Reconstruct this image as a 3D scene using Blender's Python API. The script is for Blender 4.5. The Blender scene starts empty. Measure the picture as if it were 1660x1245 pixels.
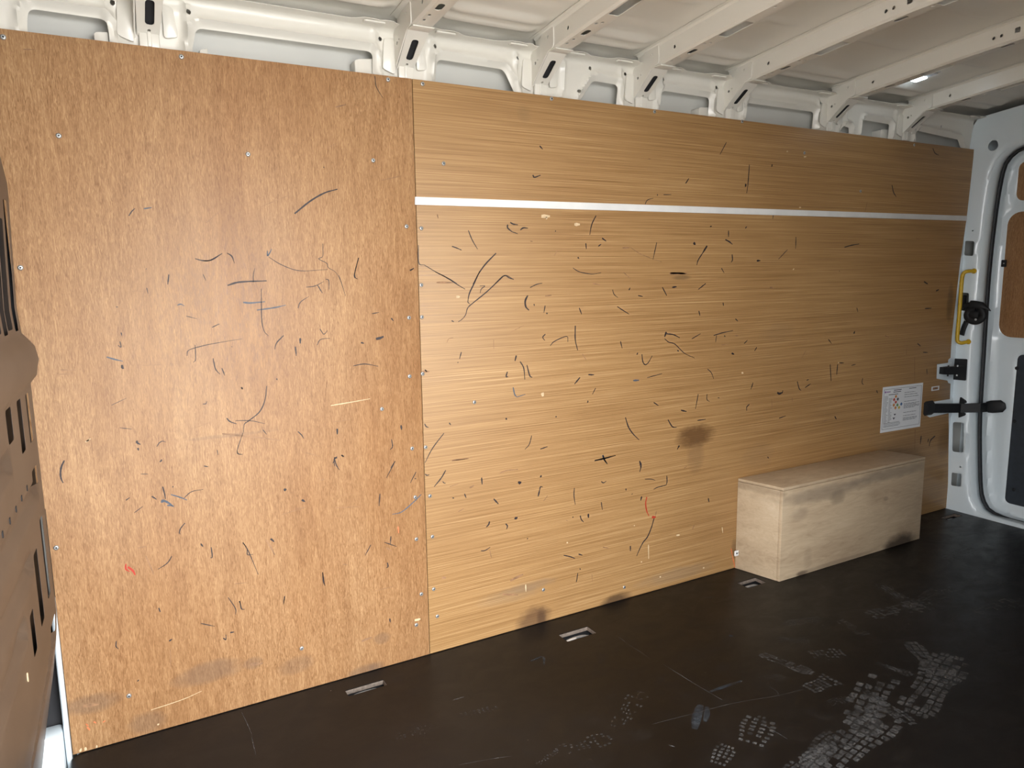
import bpy, bmesh, math, random
import numpy as np
from mathutils import Vector, Matrix
from mathutils.geometry import delaunay_2d_cdt

random.seed(7)
scene = bpy.context.scene
col = scene.collection

# ------------------------------------------------------------------ camera
# metres: X runs along the van towards the rear doors, Y towards the lined wall, Z up from the floor
FPX, CX, CY = 1209.74, 830.0, 622.5
ROT = np.array([[0.86914879, -0.08478027, 0.48722961],
                [-0.4943954, -0.12426303, 0.86030918],
                [-0.01239261, -0.98862076, -0.14991804]])   # rows: world axes seen in the camera frame (right, down, forward)
D = 2.03          # lining face
CAMZ = 1.1835
cam_data = bpy.data.cameras.new('camera')
cam_data.sensor_width = 36.0
cam_data.lens = FPX * 36.0 / 1660.0
cam_data.clip_start = 0.02
cam = bpy.data.objects.new('camera', cam_data)
col.objects.link(cam)
right, up, back = ROT[:, 0], -ROT[:, 1], -ROT[:, 2]
cam.matrix_world = Matrix(((right[0], up[0], back[0], 0.0), (right[1], up[1], back[1], 0.0),
                           (right[2], up[2], back[2], CAMZ), (0, 0, 0, 1)))
scene.camera = cam

# ------------------------------------------------------------------ daylight
world = bpy.data.worlds.new('overcast_sky')
scene.world = world
world.use_nodes = True
bg = world.node_tree.nodes['Background']
bg.inputs['Color'].default_value = (0.98, 0.985, 1.0, 1)
bg.inputs['Strength'].default_value = 5.0
# sampling portal in the sliding door opening (adds no light of its own)
pl = bpy.data.lights.new('door_portal', 'AREA')
pl.shape = 'RECTANGLE'; pl.size = 1.24; pl.size_y = 1.82
pl.cycles.is_portal = True
po = bpy.data.objects.new('door_portal', pl); col.objects.link(po)
po.location = (0.51, 0.05, 0.9); # an area light shines along its local -Z: turn it to face +Y
po.rotation_euler = (math.radians(90), 0, math.radians(0))

scene.view_settings.view_transform = 'Standard'
scene.view_settings.look = 'None'
scene.view_settings.gamma = 1.0
scene.view_settings.use_curve_mapping = False
scene.view_settings.exposure = 1.8

# ------------------------------------------------------------------ measured points
def ray(px, py):
    v = np.array([px - CX, py - CY, FPX])
    return ROT @ v
def onY(px, py, Y=D):
    w = ray(px, py); w = w / w[1] * Y
    return Vector((w[0], w[1], w[2] + CAMZ))
def onX(px, py, X):
    w = ray(px, py); w = w / w[0] * X
    return Vector((w[0], w[1], w[2] + CAMZ))
def onZ(px, py, Z=0.0):
    w = ray(px, py); w = w / w[2] * (Z - CAMZ)
    return Vector((w[0], w[1], w[2] + CAMZ))

# ------------------------------------------------------------------ materials
def new_mat(name):
    m = bpy.data.materials.new(name); m.use_nodes = True
    return m, m.node_tree.nodes, m.node_tree.links, m.node_tree.nodes['Principled BSDF']
def node(ns, t, **kw):
    n = ns.new(t)
    for k, v in kw.items():
        setattr(n, k, v)
    return n
def ramp(ns, stops):
    r = ns.new('ShaderNodeValToRGB')
    el = r.color_ramp.elements
    while len(el) > 1: el.remove(el[-1])
    el[0].position = stops[0][0]; el[0].color = (*stops[0][1], 1)
    for p, c in stops[1:]:
        e = el.new(p); e.color = (*c, 1)
    return r
def coords(ns, ls, scale, loc=(0, 0, 0)):
    tc = ns.new('ShaderNodeTexCoord'); mp = ns.new('ShaderNodeMapping')
    mp.inputs['Scale'].default_value = scale; mp.inputs['Location'].default_value = loc
    ls.new(tc.outputs['Object'], mp.inputs['Vector'])
    return mp.outputs['Vector']
def noise(ns, ls, scale, detail=3.0, rough=0.55, dist=0.0, s=1.0, loc=(0, 0, 0)):
    n = ns.new('ShaderNodeTexNoise')
    n.inputs['Scale'].default_value = s; n.inputs['Detail'].default_value = detail
    n.inputs['Roughness'].default_value = rough; n.inputs['Distortion'].default_value = dist
    ls.new(coords(ns, ls, scale, loc), n.inputs['Vector'])
    return n.outputs['Fac']
def maprange(ns, ls, val, a, b, c=0.0, d=1.0):
    m = ns.new('ShaderNodeMapRange')
    m.inputs['From Min'].default_value = a; m.inputs['From Max'].default_value = b
    m.inputs['To Min'].default_value = c; m.inputs['To Max'].default_value = d
    ls.new(val, m.inputs['Value']); return m.outputs['Result']
def math_(ns, ls, op, a, b=None):
    m = ns.new('ShaderNodeMath'); m.operation = op
    for i, v in enumerate((a, b)):
        if v is None: continue
        if isinstance(v, (int, float)): m.inputs[i].default_value = v
        else: ls.new(v, m.inputs[i])
    return m.outputs[0]
def mix(ns, ls, fac, a, b, blend='MIX'):
    m = ns.new('ShaderNodeMix'); m.data_type = 'RGBA'; m.blend_type = blend
    for key, v in (('Factor', fac), ('A', a), ('B', b)):
        s = [i for i in m.inputs if i.name == key and i.enabled][0] if key != 'Factor' else m.inputs[0]
        if key != 'Factor': s = [i for i in m.inputs if i.name == key and i.type == 'RGBA'][0]
        if isinstance(v, (int, float)): s.default_value = v
        elif isinstance(v, tuple): s.default_value = (*v, 1)
        else: ls.new(v, s)
    return [o for o in m.outputs if o.type == 'RGBA'][0]
def bump(ns, ls, bsdf, h, strength=0.2, dist=0.002):
    b = ns.new('ShaderNodeBump'); b.inputs['Strength'].default_value = strength; b.inputs['Distance'].default_value = dist
    ls.new(h, b.inputs['Height']); ls.new(b.outputs['Normal'], bsdf.inputs['Normal'])
def blob(ns, ls, cx, cz, rx, rz, edge=0.5, axes='XZ', wob=0.5, wobscale=18.0):
    """soft irregular patch (a stain with its own outline) centred at (cx, cz)"""
    tc = ns.new('ShaderNodeTexCoord'); sp = ns.new('ShaderNodeSeparateXYZ')
    ls.new(tc.outputs['Object'], sp.inputs[0])
    a = math_(ns, ls, 'DIVIDE', math_(ns, ls, 'SUBTRACT', sp.outputs[axes[0]], cx), rx)
    b = math_(ns, ls, 'DIVIDE', math_(ns, ls, 'SUBTRACT', sp.outputs[axes[1]], cz), rz)
    r = math_(ns, ls, 'ADD', math_(ns, ls, 'MULTIPLY', a, a), math_(ns, ls, 'MULTIPLY', b, b))
    n = noise(ns, ls, (wobscale, wobscale, wobscale * 1.8), 4)
    r = math_(ns, ls, 'ADD', r, math_(ns, ls, 'MULTIPLY', math_(ns, ls, 'SUBTRACT', n, 0.5), wob * 2))
    return maprange(ns, ls, r, 1.0, 1.0 - edge, 0, 1)

def plain(name, c, rough=0.5, metal=0.0, var=0.06, vs=9.0, bumps=0.0, coat=0.0):
    m, ns, ls, b = new_mat(name)
    n = noise(ns, ls, (vs,) * 3, 4)
    lo = tuple(max(0, x * (1 - var)) for x in c); hi = tuple(min(1, x * (1 + var)) for x in c)
    r = ramp(ns, [(0.3, lo), (0.7, hi)]); ls.new(n, r.inputs['Fac'])
    ls.new(r.outputs['Color'], b.inputs['Base Color'])
    b.inputs['Roughness'].default_value = rough; b.inputs['Metallic'].default_value = metal
    if coat:
        b.inputs['Coat Weight'].default_value = coat; b.inputs['Coat Roughness'].default_value = 0.08
    if bumps:
        bump(ns, ls, b, noise(ns, ls, (220,) * 3, 3), bumps, 0.001)
    return m

M = {}
M['paint'] = plain('white_body_paint', (0.745, 0.72, 0.65), 0.32, 0, 0.02, 5, 0, 0.25)
M['paint_cool'] = plain('white_paint_cool_light', (0.76, 0.85, 0.90), 0.30, 0, 0.02, 5, 0, 0.25)  # same white body paint, with the rear's cool light tinted into its colour
M['skin'] = plain('primer_grey_outer_skin', (0.64, 0.64, 0.60), 0.45, 0, 0.05, 3)
M['black'] = plain('black_plastic', (0.008, 0.009, 0.011), 0.6, 0, 0.2, 30)
M['rubber'] = plain('black_rubber_seal', (0.012, 0.014, 0.018), 0.6, 0, 0.2, 30)
M['dark'] = plain('dark_trim_and_shade', (0.015, 0.015, 0.017), 0.8, 0, 0.2, 12)  # cab trim, also the added plates that darken slots and gusset holes
M['greypanel'] = plain('dark_grey_door_card', (0.035, 0.043, 0.055), 0.5, 0, 0.15, 40, 0.2)
M['yellow'] = plain('yellow_handle_paint', (0.62, 0.40, 0.02), 0.4, 0, 0.08, 30)
M['zinc'] = plain('zinc_screw', (0.42, 0.42, 0.41), 0.4, 0.7, 0.1, 200)
M['steel'] = plain('galvanised_steel', (0.55, 0.57, 0.58), 0.4, 0.5, 0.2, 60)
M['strip'] = plain('off_white_plastic_strip', (0.78, 0.78, 0.76), 0.45, 0, 0.06, 14)
M['ground'] = plain('grey_tarmac', (0.30, 0.285, 0.26), 0.9, 0, 0.12, 1.5)
M['ink'] = plain('black_marker_ink', (0.028, 0.020, 0.022), 0.6, 0, 0.2, 50)
M['inkblue'] = plain('blue_grey_rubber_scuff', (0.075, 0.09, 0.115), 0.6, 0, 0.2, 50)
M['inkred'] = plain('red_crayon', (0.42, 0.035, 0.015), 0.6, 0, 0.2, 50)
M['inkbrown'] = plain('brown_scratch', (0.27, 0.145, 0.07), 0.6, 0, 0.3, 50)
M['inkpale'] = plain('pale_bare_wood_chip', (0.60, 0.45, 0.27), 0.7, 0, 0.15, 80)
M['inkorange'] = plain('orange_crayon', (0.60, 0.16, 0.06), 0.6, 0, 0.2, 50)
M['cutedge'] = plain('worn_plywood_cut_edge', (0.20, 0.16, 0.13), 0.8, 0, 0.3, 120)
M['bounce_dark'] = plain('bounce_cutting_dark_lining', (0.05, 0.035, 0.028), 0.5, 0, 0.3, 10)  # for the unseen near lining, dark to absorb bounced light
M['print'] = plain('black_print', (0.06, 0.07, 0.09), 0.6, 0, 0.1, 50)
M['paper'] = plain('laminated_white_paper', (0.76, 0.78, 0.80), 0.35, 0, 0.02, 20)
M['p_red'] = plain('red_print', (0.45, 0.05, 0.03), 0.6); M['p_orange'] = plain('orange_print', (0.55, 0.22, 0.05), 0.6)
M['p_green'] = plain('green_print', (0.10, 0.28, 0.10), 0.6); M['p_blue'] = plain('blue_print', (0.05, 0.13, 0.30), 0.6)
M['p_yellow'] = plain('yellow_print', (0.6, 0.45, 0.05), 0.6); M['p_purple'] = plain('purple_print', (0.20, 0.06, 0.30), 0.6)

def wood_vertical():
    m, ns, ls, b = new_mat('reddish_rotary_cut_plywood')
    fib = noise(ns, ls, (330, 330, 46), 3, 0.65, 1.2)
    mid = noise(ns, ls, (30, 30, 3.6), 4, 0.6, 1.4)
    big = noise(ns, ls, (3.5, 1, 0.9), 3, 0.5, 0.5)
    r1 = ramp(ns, [(0.34, (0.215, 0.107, 0.043)), (0.5, (0.330, 0.185, 0.084)), (0.66, (0.465, 0.288, 0.142))])
    f = math_(ns, ls, 'ADD', math_(ns, ls, 'MULTIPLY', fib, 0.72), math_(ns, ls, 'MULTIPLY', mid, 0.28))
    ls.new(f, r1.inputs['Fac'])
    r2 = ramp(ns, [(0.3, (0.90, 0.80, 0.70)), (0.7, (1.08, 1.08, 1.08))]); ls.new(big, r2.inputs['Fac'])
    c = mix(ns, ls, 1.0, r1.outputs['Color'], r2.outputs['Color'], 'MULTIPLY')
    # worn, grubby patches along the foot of the sheet
    for (px, py, rx, rz, k) in [(590, 1088, .055, .022, .45), (610, 1082, .03, .02, .4), (340, 1090, .10, .035, .45), (240, 1170, .05, .035, .4),
                                (150, 1140, .07, .03, .45), (480, 1078, .06, .03, .3), (620, 1035, .03, .02, .35), (410, 1075, .03, .02, .35), (380, 705, .13, .006, .25)]:
        p = onY(px, py)
        g = math_(ns, ls, 'MULTIPLY', blob(ns, ls, p.x, p.z, rx, rz, .7), k)
        c = mix(ns, ls, g, c, (0.13, 0.085, 0.06))
    ls.new(c, b.inputs['Base Color'])
    ls.new(maprange(ns, ls, fib, 0.3, 0.7, 0.42, 0.6), b.inputs['Roughness'])
    bump(ns, ls, b, fib, 0.25, 0.0008)
    return m
def wood_horizontal():
    m, ns, ls, b = new_mat('straight_grained_tan_plywood')
    fib = noise(ns, ls, (2.4, 60, 420), 3, 0.65, 0.12)
    mid = noise(ns, ls, (0.8, 10, 90), 4, 0.6, 0.3)
    big = noise(ns, ls, (1.2, 1, 3.0), 3, 0.5, 0.5)
    r1 = ramp(ns, [(0.33, (0.250, 0.131, 0.047)), (0.48, (0.340, 0.193, 0.076)), (0.58, (0.40, 0.236, 0.097)), (0.70, (0.54, 0.355, 0.175))])
    f = math_(ns, ls, 'ADD', math_(ns, ls, 'MULTIPLY', fib, 0.82), math_(ns, ls, 'MULTIPLY', mid, 0.18))
    ls.new(f, r1.inputs['Fac'])
    r2 = ramp(ns, [(0.3, (0.92, 0.89, 0.85)), (0.7, (1.05, 1.05, 1.03))]); ls.new(big, r2.inputs['Fac'])
    c = mix(ns, ls, 1.0, r1.outputs['Color'], r2.outputs['Color'], 'MULTIPLY')
    for (px, py, rx, rz, k, colr) in [(1128, 707, .11, .05, .82, (0.10, 0.045, 0.014)), (1128, 740, .05, .07, .35, (0.16, 0.09, 0.045)),
                                      (866, 1008, .075, .060, .62, (0.06, 0.027, 0.018)), (878, 1006, .022, .05, .5, (0.04, 0.018, 0.012)),
                                      (1000, 974, .08, .032, .75, (0.035, 0.018, 0.012)), (1105, 450, .05, .010, .6, (0.14, 0.08, 0.035)),
                                      (850, 185, .03, .03, .25, (0.2, 0.13, 0.06)), (860, 950, .12, .02, .35, (0.18, 0.13, 0.09)),
                                      (830, 965, .14, .03, .25, (0.2, 0.15, 0.1)), (1540, 490, .03, .10, .5, (0.06, 0.04, 0.03)),
                                      (1100, 930, .22, .03, .3, (0.22, 0.17, 0.12)), (1230, 740, .10, .06, .15, (0.16, 0.11, 0.07)),
                                      (1190, 890, .02, .05, .5, (0.10, 0.06, 0.03)), (1260, 540, .10, .05, .12, (0.14, 0.1, 0.07)),
                                      (1530, 720, .06, .09, .3, (0.08, 0.055, 0.04)), (1160, 940, .12, .02, .45, (0.14, 0.10, 0.07))]:
        p = onY(px, py)
        g = math_(ns, ls, 'MULTIPLY', blob(ns, ls, p.x, p.z, rx, rz, .8), k)
        c = mix(ns, ls, g, c, colr)
    ls.new(c, b.inputs['Base Color'])
    ls.new(maprange(ns, ls, fib, 0.3, 0.7, 0.40, 0.58), b.inputs['Roughness'])
    bump(ns, ls, b, fib, 0.2, 0.0008)
    return m
def wood_pale():
    m, ns, ls, b = new_mat('pale_birch_plywood')
    fib = noise(ns, ls, (9, 30, 60), 4, 0.6, 1.5)
    big = noise(ns, ls, (2.2, 2.0, 7), 4, 0.55, 1.0)
    r1 = ramp(ns, [(0.3, (0.38, 0.275, 0.175)), (0.55, (0.52, 0.40, 0.265)), (0.75, (0.60, 0.485, 0.345))])
    f = math_(ns, ls, 'ADD', math_(ns, ls, 'MULTIPLY', fib, 0.45), math_(ns, ls, 'MULTIPLY', big, 0.55))
    ls.new(f, r1.inputs['Fac'])
    c = r1.outputs['Color']
    for (cx, cz, rx, rz, k, colr) in [(2.45, .315, .30, .035, .45, (0.16, 0.13, 0.10)), (2.85, .33, .30, .03, .5, (0.15, 0.125, 0.10)),
                                      (2.52, .285, .05, .04, .5, (0.17, 0.13, 0.09)), (2.30, .25, .06, .03, .3, (0.19, 0.14, 0.1)),
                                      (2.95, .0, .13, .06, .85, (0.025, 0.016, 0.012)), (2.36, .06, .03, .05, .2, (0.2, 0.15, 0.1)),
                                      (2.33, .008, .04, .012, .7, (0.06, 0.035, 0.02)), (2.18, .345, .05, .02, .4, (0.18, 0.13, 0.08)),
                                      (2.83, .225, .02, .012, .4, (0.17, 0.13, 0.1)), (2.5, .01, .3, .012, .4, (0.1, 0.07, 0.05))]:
        g = math_(ns, ls, 'MULTIPLY', blob(ns, ls, cx, cz, rx, rz, .8), k)
        c = mix(ns, ls, g, c, colr)
    ls.new(c, b.inputs['Base Color']); b.inputs['Roughness'].default_value = 0.6
    bump(ns, ls, b, fib, 0.15, 0.0008)
    return m
def floor_mat():
    m, ns, ls, b = new_mat('dark_brown_phenolic_floor')
    big = noise(ns, ls, (2.0, 2.0, 2.0), 5, 0.6, 0.8)
    fine = noise(ns, ls, (9, 14, 9), 6, 0.7, 0.6)
    r = ramp(ns, [(0.3, (0.003, 0.0026, 0.0026)), (0.55, (0.0055, 0.0047, 0.0045)), (0.8, (0.012, 0.0103, 0.0098))])
    ls.new(big, r.inputs['Fac'])
    c = mix(ns, ls, maprange(ns, ls, fine, 0.55, 0.85, 0, 0.35), r.outputs['Color'], (0.028, 0.025, 0.024))
    # pale grit
    v = ns.new('ShaderNodeTexVoronoi'); v.inputs['Scale'].default_value = 24
    ls.new(coords(ns, ls, (1, 1, 1)), v.inputs['Vector'])
    wn = ns.new('ShaderNodeTexWhiteNoise'); ls.new(v.outputs['Position'], wn.inputs['Vector'])
    sz = maprange(ns, ls, wn.outputs['Value'], 0.75, 1.0, 0.0, 0.055)
    g = math_(ns, ls, 'LESS_THAN', v.outputs['Distance'], sz)
    c = mix(ns, ls, math_(ns, ls, 'MULTIPLY', g, 0.55), c, (0.22, 0.19, 0.16))
    ls.new(c, b.inputs['Base Color'])
    ls.new(maprange(ns, ls, fine, 0.3, 0.75, 0.30, 0.52), b.inputs['Roughness'])
    b.inputs['Specular IOR Level'].default_value = 0.3
    # embossed wire-mesh pattern
    wv = ns.new('ShaderNodeTexVoronoi'); wv.inputs['Scale'].default_value = 320; wv.inputs['Randomness'].default_value = 0.1
    ls.new(coords(ns, ls, (1, 1, 1)), wv.inputs['Vector'])
    bump(ns, ls, b, wv.outputs['Distance'], 0.12, 0.001)
    return m
def dust_mat(name, c, lo, hi, sc=160):
    m, ns, ls, b = new_mat(name)
    n = noise(ns, ls, (sc,) * 3, 4, 0.7); n2 = noise(ns, ls, (22,) * 3, 3, 0.6)
    ls.new(math_(ns, ls, 'MULTIPLY', maprange(ns, ls, n, 0.35, 0.65, lo, hi), maprange(ns, ls, n2, 0.32, 0.62, 0.15, 1.0)), b.inputs['Alpha'])
    b.inputs['Base Color'].default_value = (*c, 1); b.inputs['Roughness'].default_value = 0.95
    return m
def bulkhead_mat():
    m, ns, ls, b = new_mat('brown_grey_satin_bulkhead_steel')
    n = noise(ns, ls, (6,) * 3, 4)
    r = ramp(ns, [(0.3, (0.090, 0.062, 0.044)), (0.7, (0.110, 0.078, 0.056))]); ls.new(n, r.inputs['Fac'])
    ls.new(r.outputs['Color'], b.inputs['Base Color'])
    b.inputs['Roughness'].default_value = 0.42
    return m
M['woodV'] = wood_vertical(); M['woodH'] = wood_horizontal(); M['woodP'] = wood_pale(); M['floor'] = floor_mat()
M['dust'] = dust_mat('pale_dust', (0.15, 0.15, 0.15), 0.05, 0.85)
M['dustfaint'] = dust_mat('faint_dust', (0.13, 0.13, 0.13), 0.0, 0.55)
M['dustblue'] = dust_mat('blue_grey_rubber_smear', (0.04, 0.052, 0.066), 0.3, 0.9, 90)
M['bulk'] = bulkhead_mat()
def lamp_mat():
    m, ns, ls, b = new_mat('lit_led_lens')
    b.inputs['Base Color'].default_value = (0.9, 0.95, 1, 1)
    b.inputs['Emission Color'].default_value = (0.80, 0.92, 1.0, 1); b.inputs['Emission Strength'].default_value = 4.0
    return m
M['led'] = lamp_mat()
M['lens'] = plain('clear_lamp_lens', (0.72, 0.75, 0.77), 0.15)

# ------------------------------------------------------------------ builders
def tag(o, label=None, cat=None, group=None, kind=None):
    if label: o['label'] = label
    if cat: o['category'] = cat
    if group: o['group'] = group
    if kind: o['kind'] = kind
    return o
def empty(name, loc=(0, 0, 0)):
    o = bpy.data.objects.new(name, None); col.objects.link(o); o.location = loc; o.empty_display_size = 0.1
    return o
def put(o, parent):
    if parent is not None:
        o.parent = parent
        o.matrix_parent_inverse = Matrix.Translation(-Vector(parent.location))
    return o
def link(name, me, mat, parent=None, sharp=35):
    o = bpy.data.objects.new(name, me); col.objects.link(o)
    for m in (mat if isinstance(mat, list) else [mat]):
        me.materials.append(m)
    if sharp is not None:
        for p in me.polygons: p.use_smooth = True
        me.set_sharp_from_angle(angle=math.radians(sharp))
    return put(o, parent)
def from_bm(name, bm, mat, parent=None, sharp=35):
    bmesh.ops.recalc_face_normals(bm, faces=bm.faces)
    me = bpy.data.meshes.new(name); bm.to_mesh(me); bm.free()
    return link(name, me, mat, parent, sharp)
def add_box(bm, x0, x1, y0, y1, z0, z1, bev=0.0, mat4=None):
    vs = [bm.verts.new(Vector(p)) for p in [(x0, y0, z0), (x1, y0, z0), (x1, y1, z0), (x0, y1, z0), (x0, y0, z1), (x1, y0, z1), (x1, y1, z1), (x0, y1, z1)]]
    if mat4 is not None:
        for v in vs: v.co = mat4 @ v.co
    fs = [bm.faces.new([vs[i] for i in q]) for q in [(0, 3, 2, 1), (4, 5, 6, 7), (0, 1, 5, 4), (1, 2, 6, 5), (2, 3, 7, 6), (3, 0, 4, 7)]]
    if bev:
        es = list({e for f in fs for e in f.edges})
        bmesh.ops.bevel(bm, geom=es, offset=bev, segments=2, affect='EDGES', profile=0.5)
def add_prism(bm, poly, fn, d0, d1, bev=0.0):
    """poly: 2D outline; fn(u, v, d) -> 3D"""
    a = [bm.verts.new(fn(u, v, d0)) for u, v in poly]; b = [bm.verts.new(fn(u, v, d1)) for u, v in poly]
    n = len(poly)
    fs = [bm.faces.new(a), bm.faces.new(b[::-1])] + [bm.faces.new([a[i], b[i], b[(i + 1) % n], a[(i + 1) % n]]) for i in range(n)]
    if bev:
        es = list({e for f in fs for e in f.edges})
        bmesh.ops.bevel(bm, geom=es, offset=bev, segments=2, affect='EDGES', profile=0.5)
def catmull(pts, n):
    pts = [Vector(p) for p in pts]
    if len(pts) == 2:
        return [pts[0].lerp(pts[1], i / n) for i in range(n + 1)]
    P = [pts[0] * 2 - pts[1]] + pts + [pts[-1] * 2 - pts[-2]]
    out = []
    for i in range(1, len(P) - 2):
        for k in range(n):
            t = k / n
            out.append(0.5 * ((2 * P[i]) + (P[i + 1] - P[i - 1]) * t + (2 * P[i - 1] - 5 * P[i] + 4 * P[i + 1] - P[i + 2]) * t * t + (3 * P[i] - P[i - 1] - 3 * P[i + 1] + P[i + 2]) * t ** 3))
    out.append(P[-2].copy())
    return out
def resample(pts, n):
    pts = [Vector(p) for p in pts]
    L = [0]
    for a, b in zip(pts, pts[1:]): L.append(L[-1] + (b - a).length)
    out = []; j = 0
    for i in range(n):
        s = L[-1] * i / (n - 1)
        while j < len(L) - 2 and L[j + 1] < s: j += 1
        t = (s - L[j]) / max(1e-9, L[j + 1] - L[j]); out.append(pts[j].lerp(pts[j + 1], min(1, max(0, t))))
    return out
def add_tube(bm, pts, ra, rb=None, seg=10, upv=(0, 0, 1)):
    """tube of elliptical section (ra sideways, rb along upv), capped"""
    rb = rb or ra; pts = [Vector(p) for p in pts]; rings = []; ph_ = math.pi / 4 if seg == 4 else 0.0; q_ = math.sqrt(2) if seg == 4 else 1.0
    for i, p in enumerate(pts):
        t = (pts[min(i + 1, len(pts) - 1)] - pts[max(i - 1, 0)]).normalized()
        u = Vector(upv); s = t.cross(u)
        if s.length < 1e-4: s = t.cross(Vector((1, 0, 0)))
        s.normalize(); u2 = s.cross(t).normalized()
        A = ra[i] if isinstance(ra, (list, tuple)) else ra; B = rb[i] if isinstance(rb, (list, tuple)) else rb
        rings.append([bm.verts.new(p + s * (q_ * A * math.cos(ph_ + 2 * math.pi * k / seg)) + u2 * (q_ * B * math.sin(ph_ + 2 * math.pi * k / seg))) for k in range(seg)])
    for a, b in zip(rings, rings[1:]):
        for k in range(seg): bm.faces.new([a[k], a[(k + 1) % seg], b[(k + 1) % seg], b[k]])
    bm.faces.new(rings[0][::-1]); bm.faces.new(rings[-1])
def inside(P, poly):
    x, y = P[:, 0], P[:, 1]; r = np.zeros(len(P), bool); n = len(poly)
    for i in range(n):
        x0, y0 = poly[i]; x1, y1 = poly[(i + 1) % n]
        if y0 == y1: continue
        c = ((y0 > y) != (y1 > y)) & (x < (x1 - x0) * (y - y0) / (y1 - y0) + x0)
        r ^= c
    return r
def pdist(P, poly, closed=True):
    d = np.full(len(P), 1e9); n = len(poly)
    for i in range(n if closed else n - 1):
        a = np.array(poly[i]); b = np.array(poly[(i + 1) % n]); ab = b - a; L = max(1e-12, ab @ ab)
        t = np.clip(((P - a) @ ab) / L, 0, 1)
        d = np.minimum(d, np.linalg.norm(P - a - t[:, None] * ab, axis=1))
    return d
def dens(poly, step):
    out = []
    n = len(poly)
    for i in range(n):
        a = np.array(poly[i], float); b = np.array(poly[(i + 1) % n], float)
        k = max(1, int(np.linalg.norm(b - a) / step))
        for j in range(k): out.append(tuple(a + (b - a) * j / k))
    return out
def rrect(x0, x1, y0, y1, r, n=4):
    out = []
    for cx, cy, a0 in ((x1 - r, y1 - r, 0), (x0 + r, y1 - r, 90), (x0 + r, y0 + r, 180), (x1 - r, y0 + r, 270)):
        for k in range(n + 1):
            a = math.radians(a0 + 90 * k / n); out.append((cx + r * math.cos(a), cy + r * math.sin(a)))
    return out
def rpoly(poly, r, n=4):
    """polygon with rounded corners"""
    out = []; m = len(poly)
    for i in range(m):
        p = Vector(poly[i]); a = Vector(poly[i - 1]); b = Vector(poly[(i + 1) % m])
        ra = min(r, (a - p).length * .45, (b - p).length * .45)
        s = p + (a - p).normalized() * ra; e = p + (b - p).normalized() * ra
        for k in range(n + 1):
            t = k / n; q = s * (1 - t) ** 2 + p * 2 * t * (1 - t) + e * t * t; out.append((q.x, q.y))
    return out
def circ(cx, cy, r, n=12, ry=None):
    ry = ry or r
    return [(cx + r * math.cos(2 * math.pi * k / n), cy + ry * math.sin(2 * math.pi * k / n)) for k in range(n)]
def plate(name, outer, holes, fn, step, mat, parent=None, thick=0.002, offset=-1.0, sharp=40, bstep=None):
    """sheet with real holes. fn(array Nx2) -> array Nx3"""
    bstep = bstep or step
    loops = [dens(outer, bstep)] + [dens(h, bstep) for h in holes]
    pts = []; edges = []
    for L in loops:
        s = len(pts); pts += L; edges += [(s + i, s + (i + 1) % len(L)) for i in range(len(L))]
    o = np.array(outer)
    xs = np.arange(o[:, 0].min() + step, o[:, 0].max(), step); ys = np.arange(o[:, 1].min() + step, o[:, 1].max(), step)
    if len(xs) and len(ys):
        G = np.array(np.meshgrid(xs, ys)).reshape(2, -1).T
        keep = inside(G, loops[0]) & (pdist(G, loops[0]) > step * .4)
        for L in loops[1:]: keep &= ~inside(G, L)
        G = G[keep]
        for L in loops[1:]:
            a = np.array(L); lo = a.min(0) - step; hi = a.max(0) + step
            near = np.all((G > lo) & (G < hi), axis=1); idx = np.where(near)[0]
            if len(idx):
                bad = idx[pdist(G[idx], L) < step * .4]; G = np.delete(G, bad, axis=0)
        pts += [tuple(g) for g in G]
    vs, es, fs, *_ = delaunay_2d_cdt([Vector(p) for p in pts], edges, [], 0, 1e-7)
    V = np.array([(v.x, v.y) for v in vs]); F = np.array([f for f in fs if len(f) == 3])
    C = V[F].mean(axis=1); keep = inside(C, loops[0])
    for L in loops[1:]: keep &= ~inside(C, L)
    F = F[keep]
    W = fn(V)
    me = bpy.data.meshes.new(name); me.from_pydata([tuple(w) for w in W], [], [tuple(int(i) for i in f) for f in F]); me.update()
    ob = link(name, me, mat, parent, sharp)
    if thick:
        md = ob.modifiers.new('thickness', 'SOLIDIFY'); md.thickness = thick; md.offset = offset
        es = ob.modifiers.new('crisp_edges', 'EDGE_SPLIT'); es.split_angle = math.radians(50); es.use_edge_sharp = False
    return ob
def sstep(x, a, b):
    t = np.clip((x - a) / (b - a), 0, 1); return t * t * (3 - 2 * t)

# ================================================================== STRUCTURE
RIBX = [0.155, 0.800, 1.240, 1.632, 2.040, 2.590, 3.076]   # front faces of the roof ribs
RW = 0.056
YC = 1.13                                                  # centre line of the van
def rib_z(Y): return 1.884 - 0.12 * (np.sqrt((Y - YC) ** 2 + .09) - .3)

# --- ground outside
bm = bmesh.new(); add_box(bm, -14, 16, -16, 14, -0.75, -0.65)
tag(from_bm('ground', bm, M['ground'], None, None), 'grey tarmac ground outside the open sliding door', 'ground', kind='structure')

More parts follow.
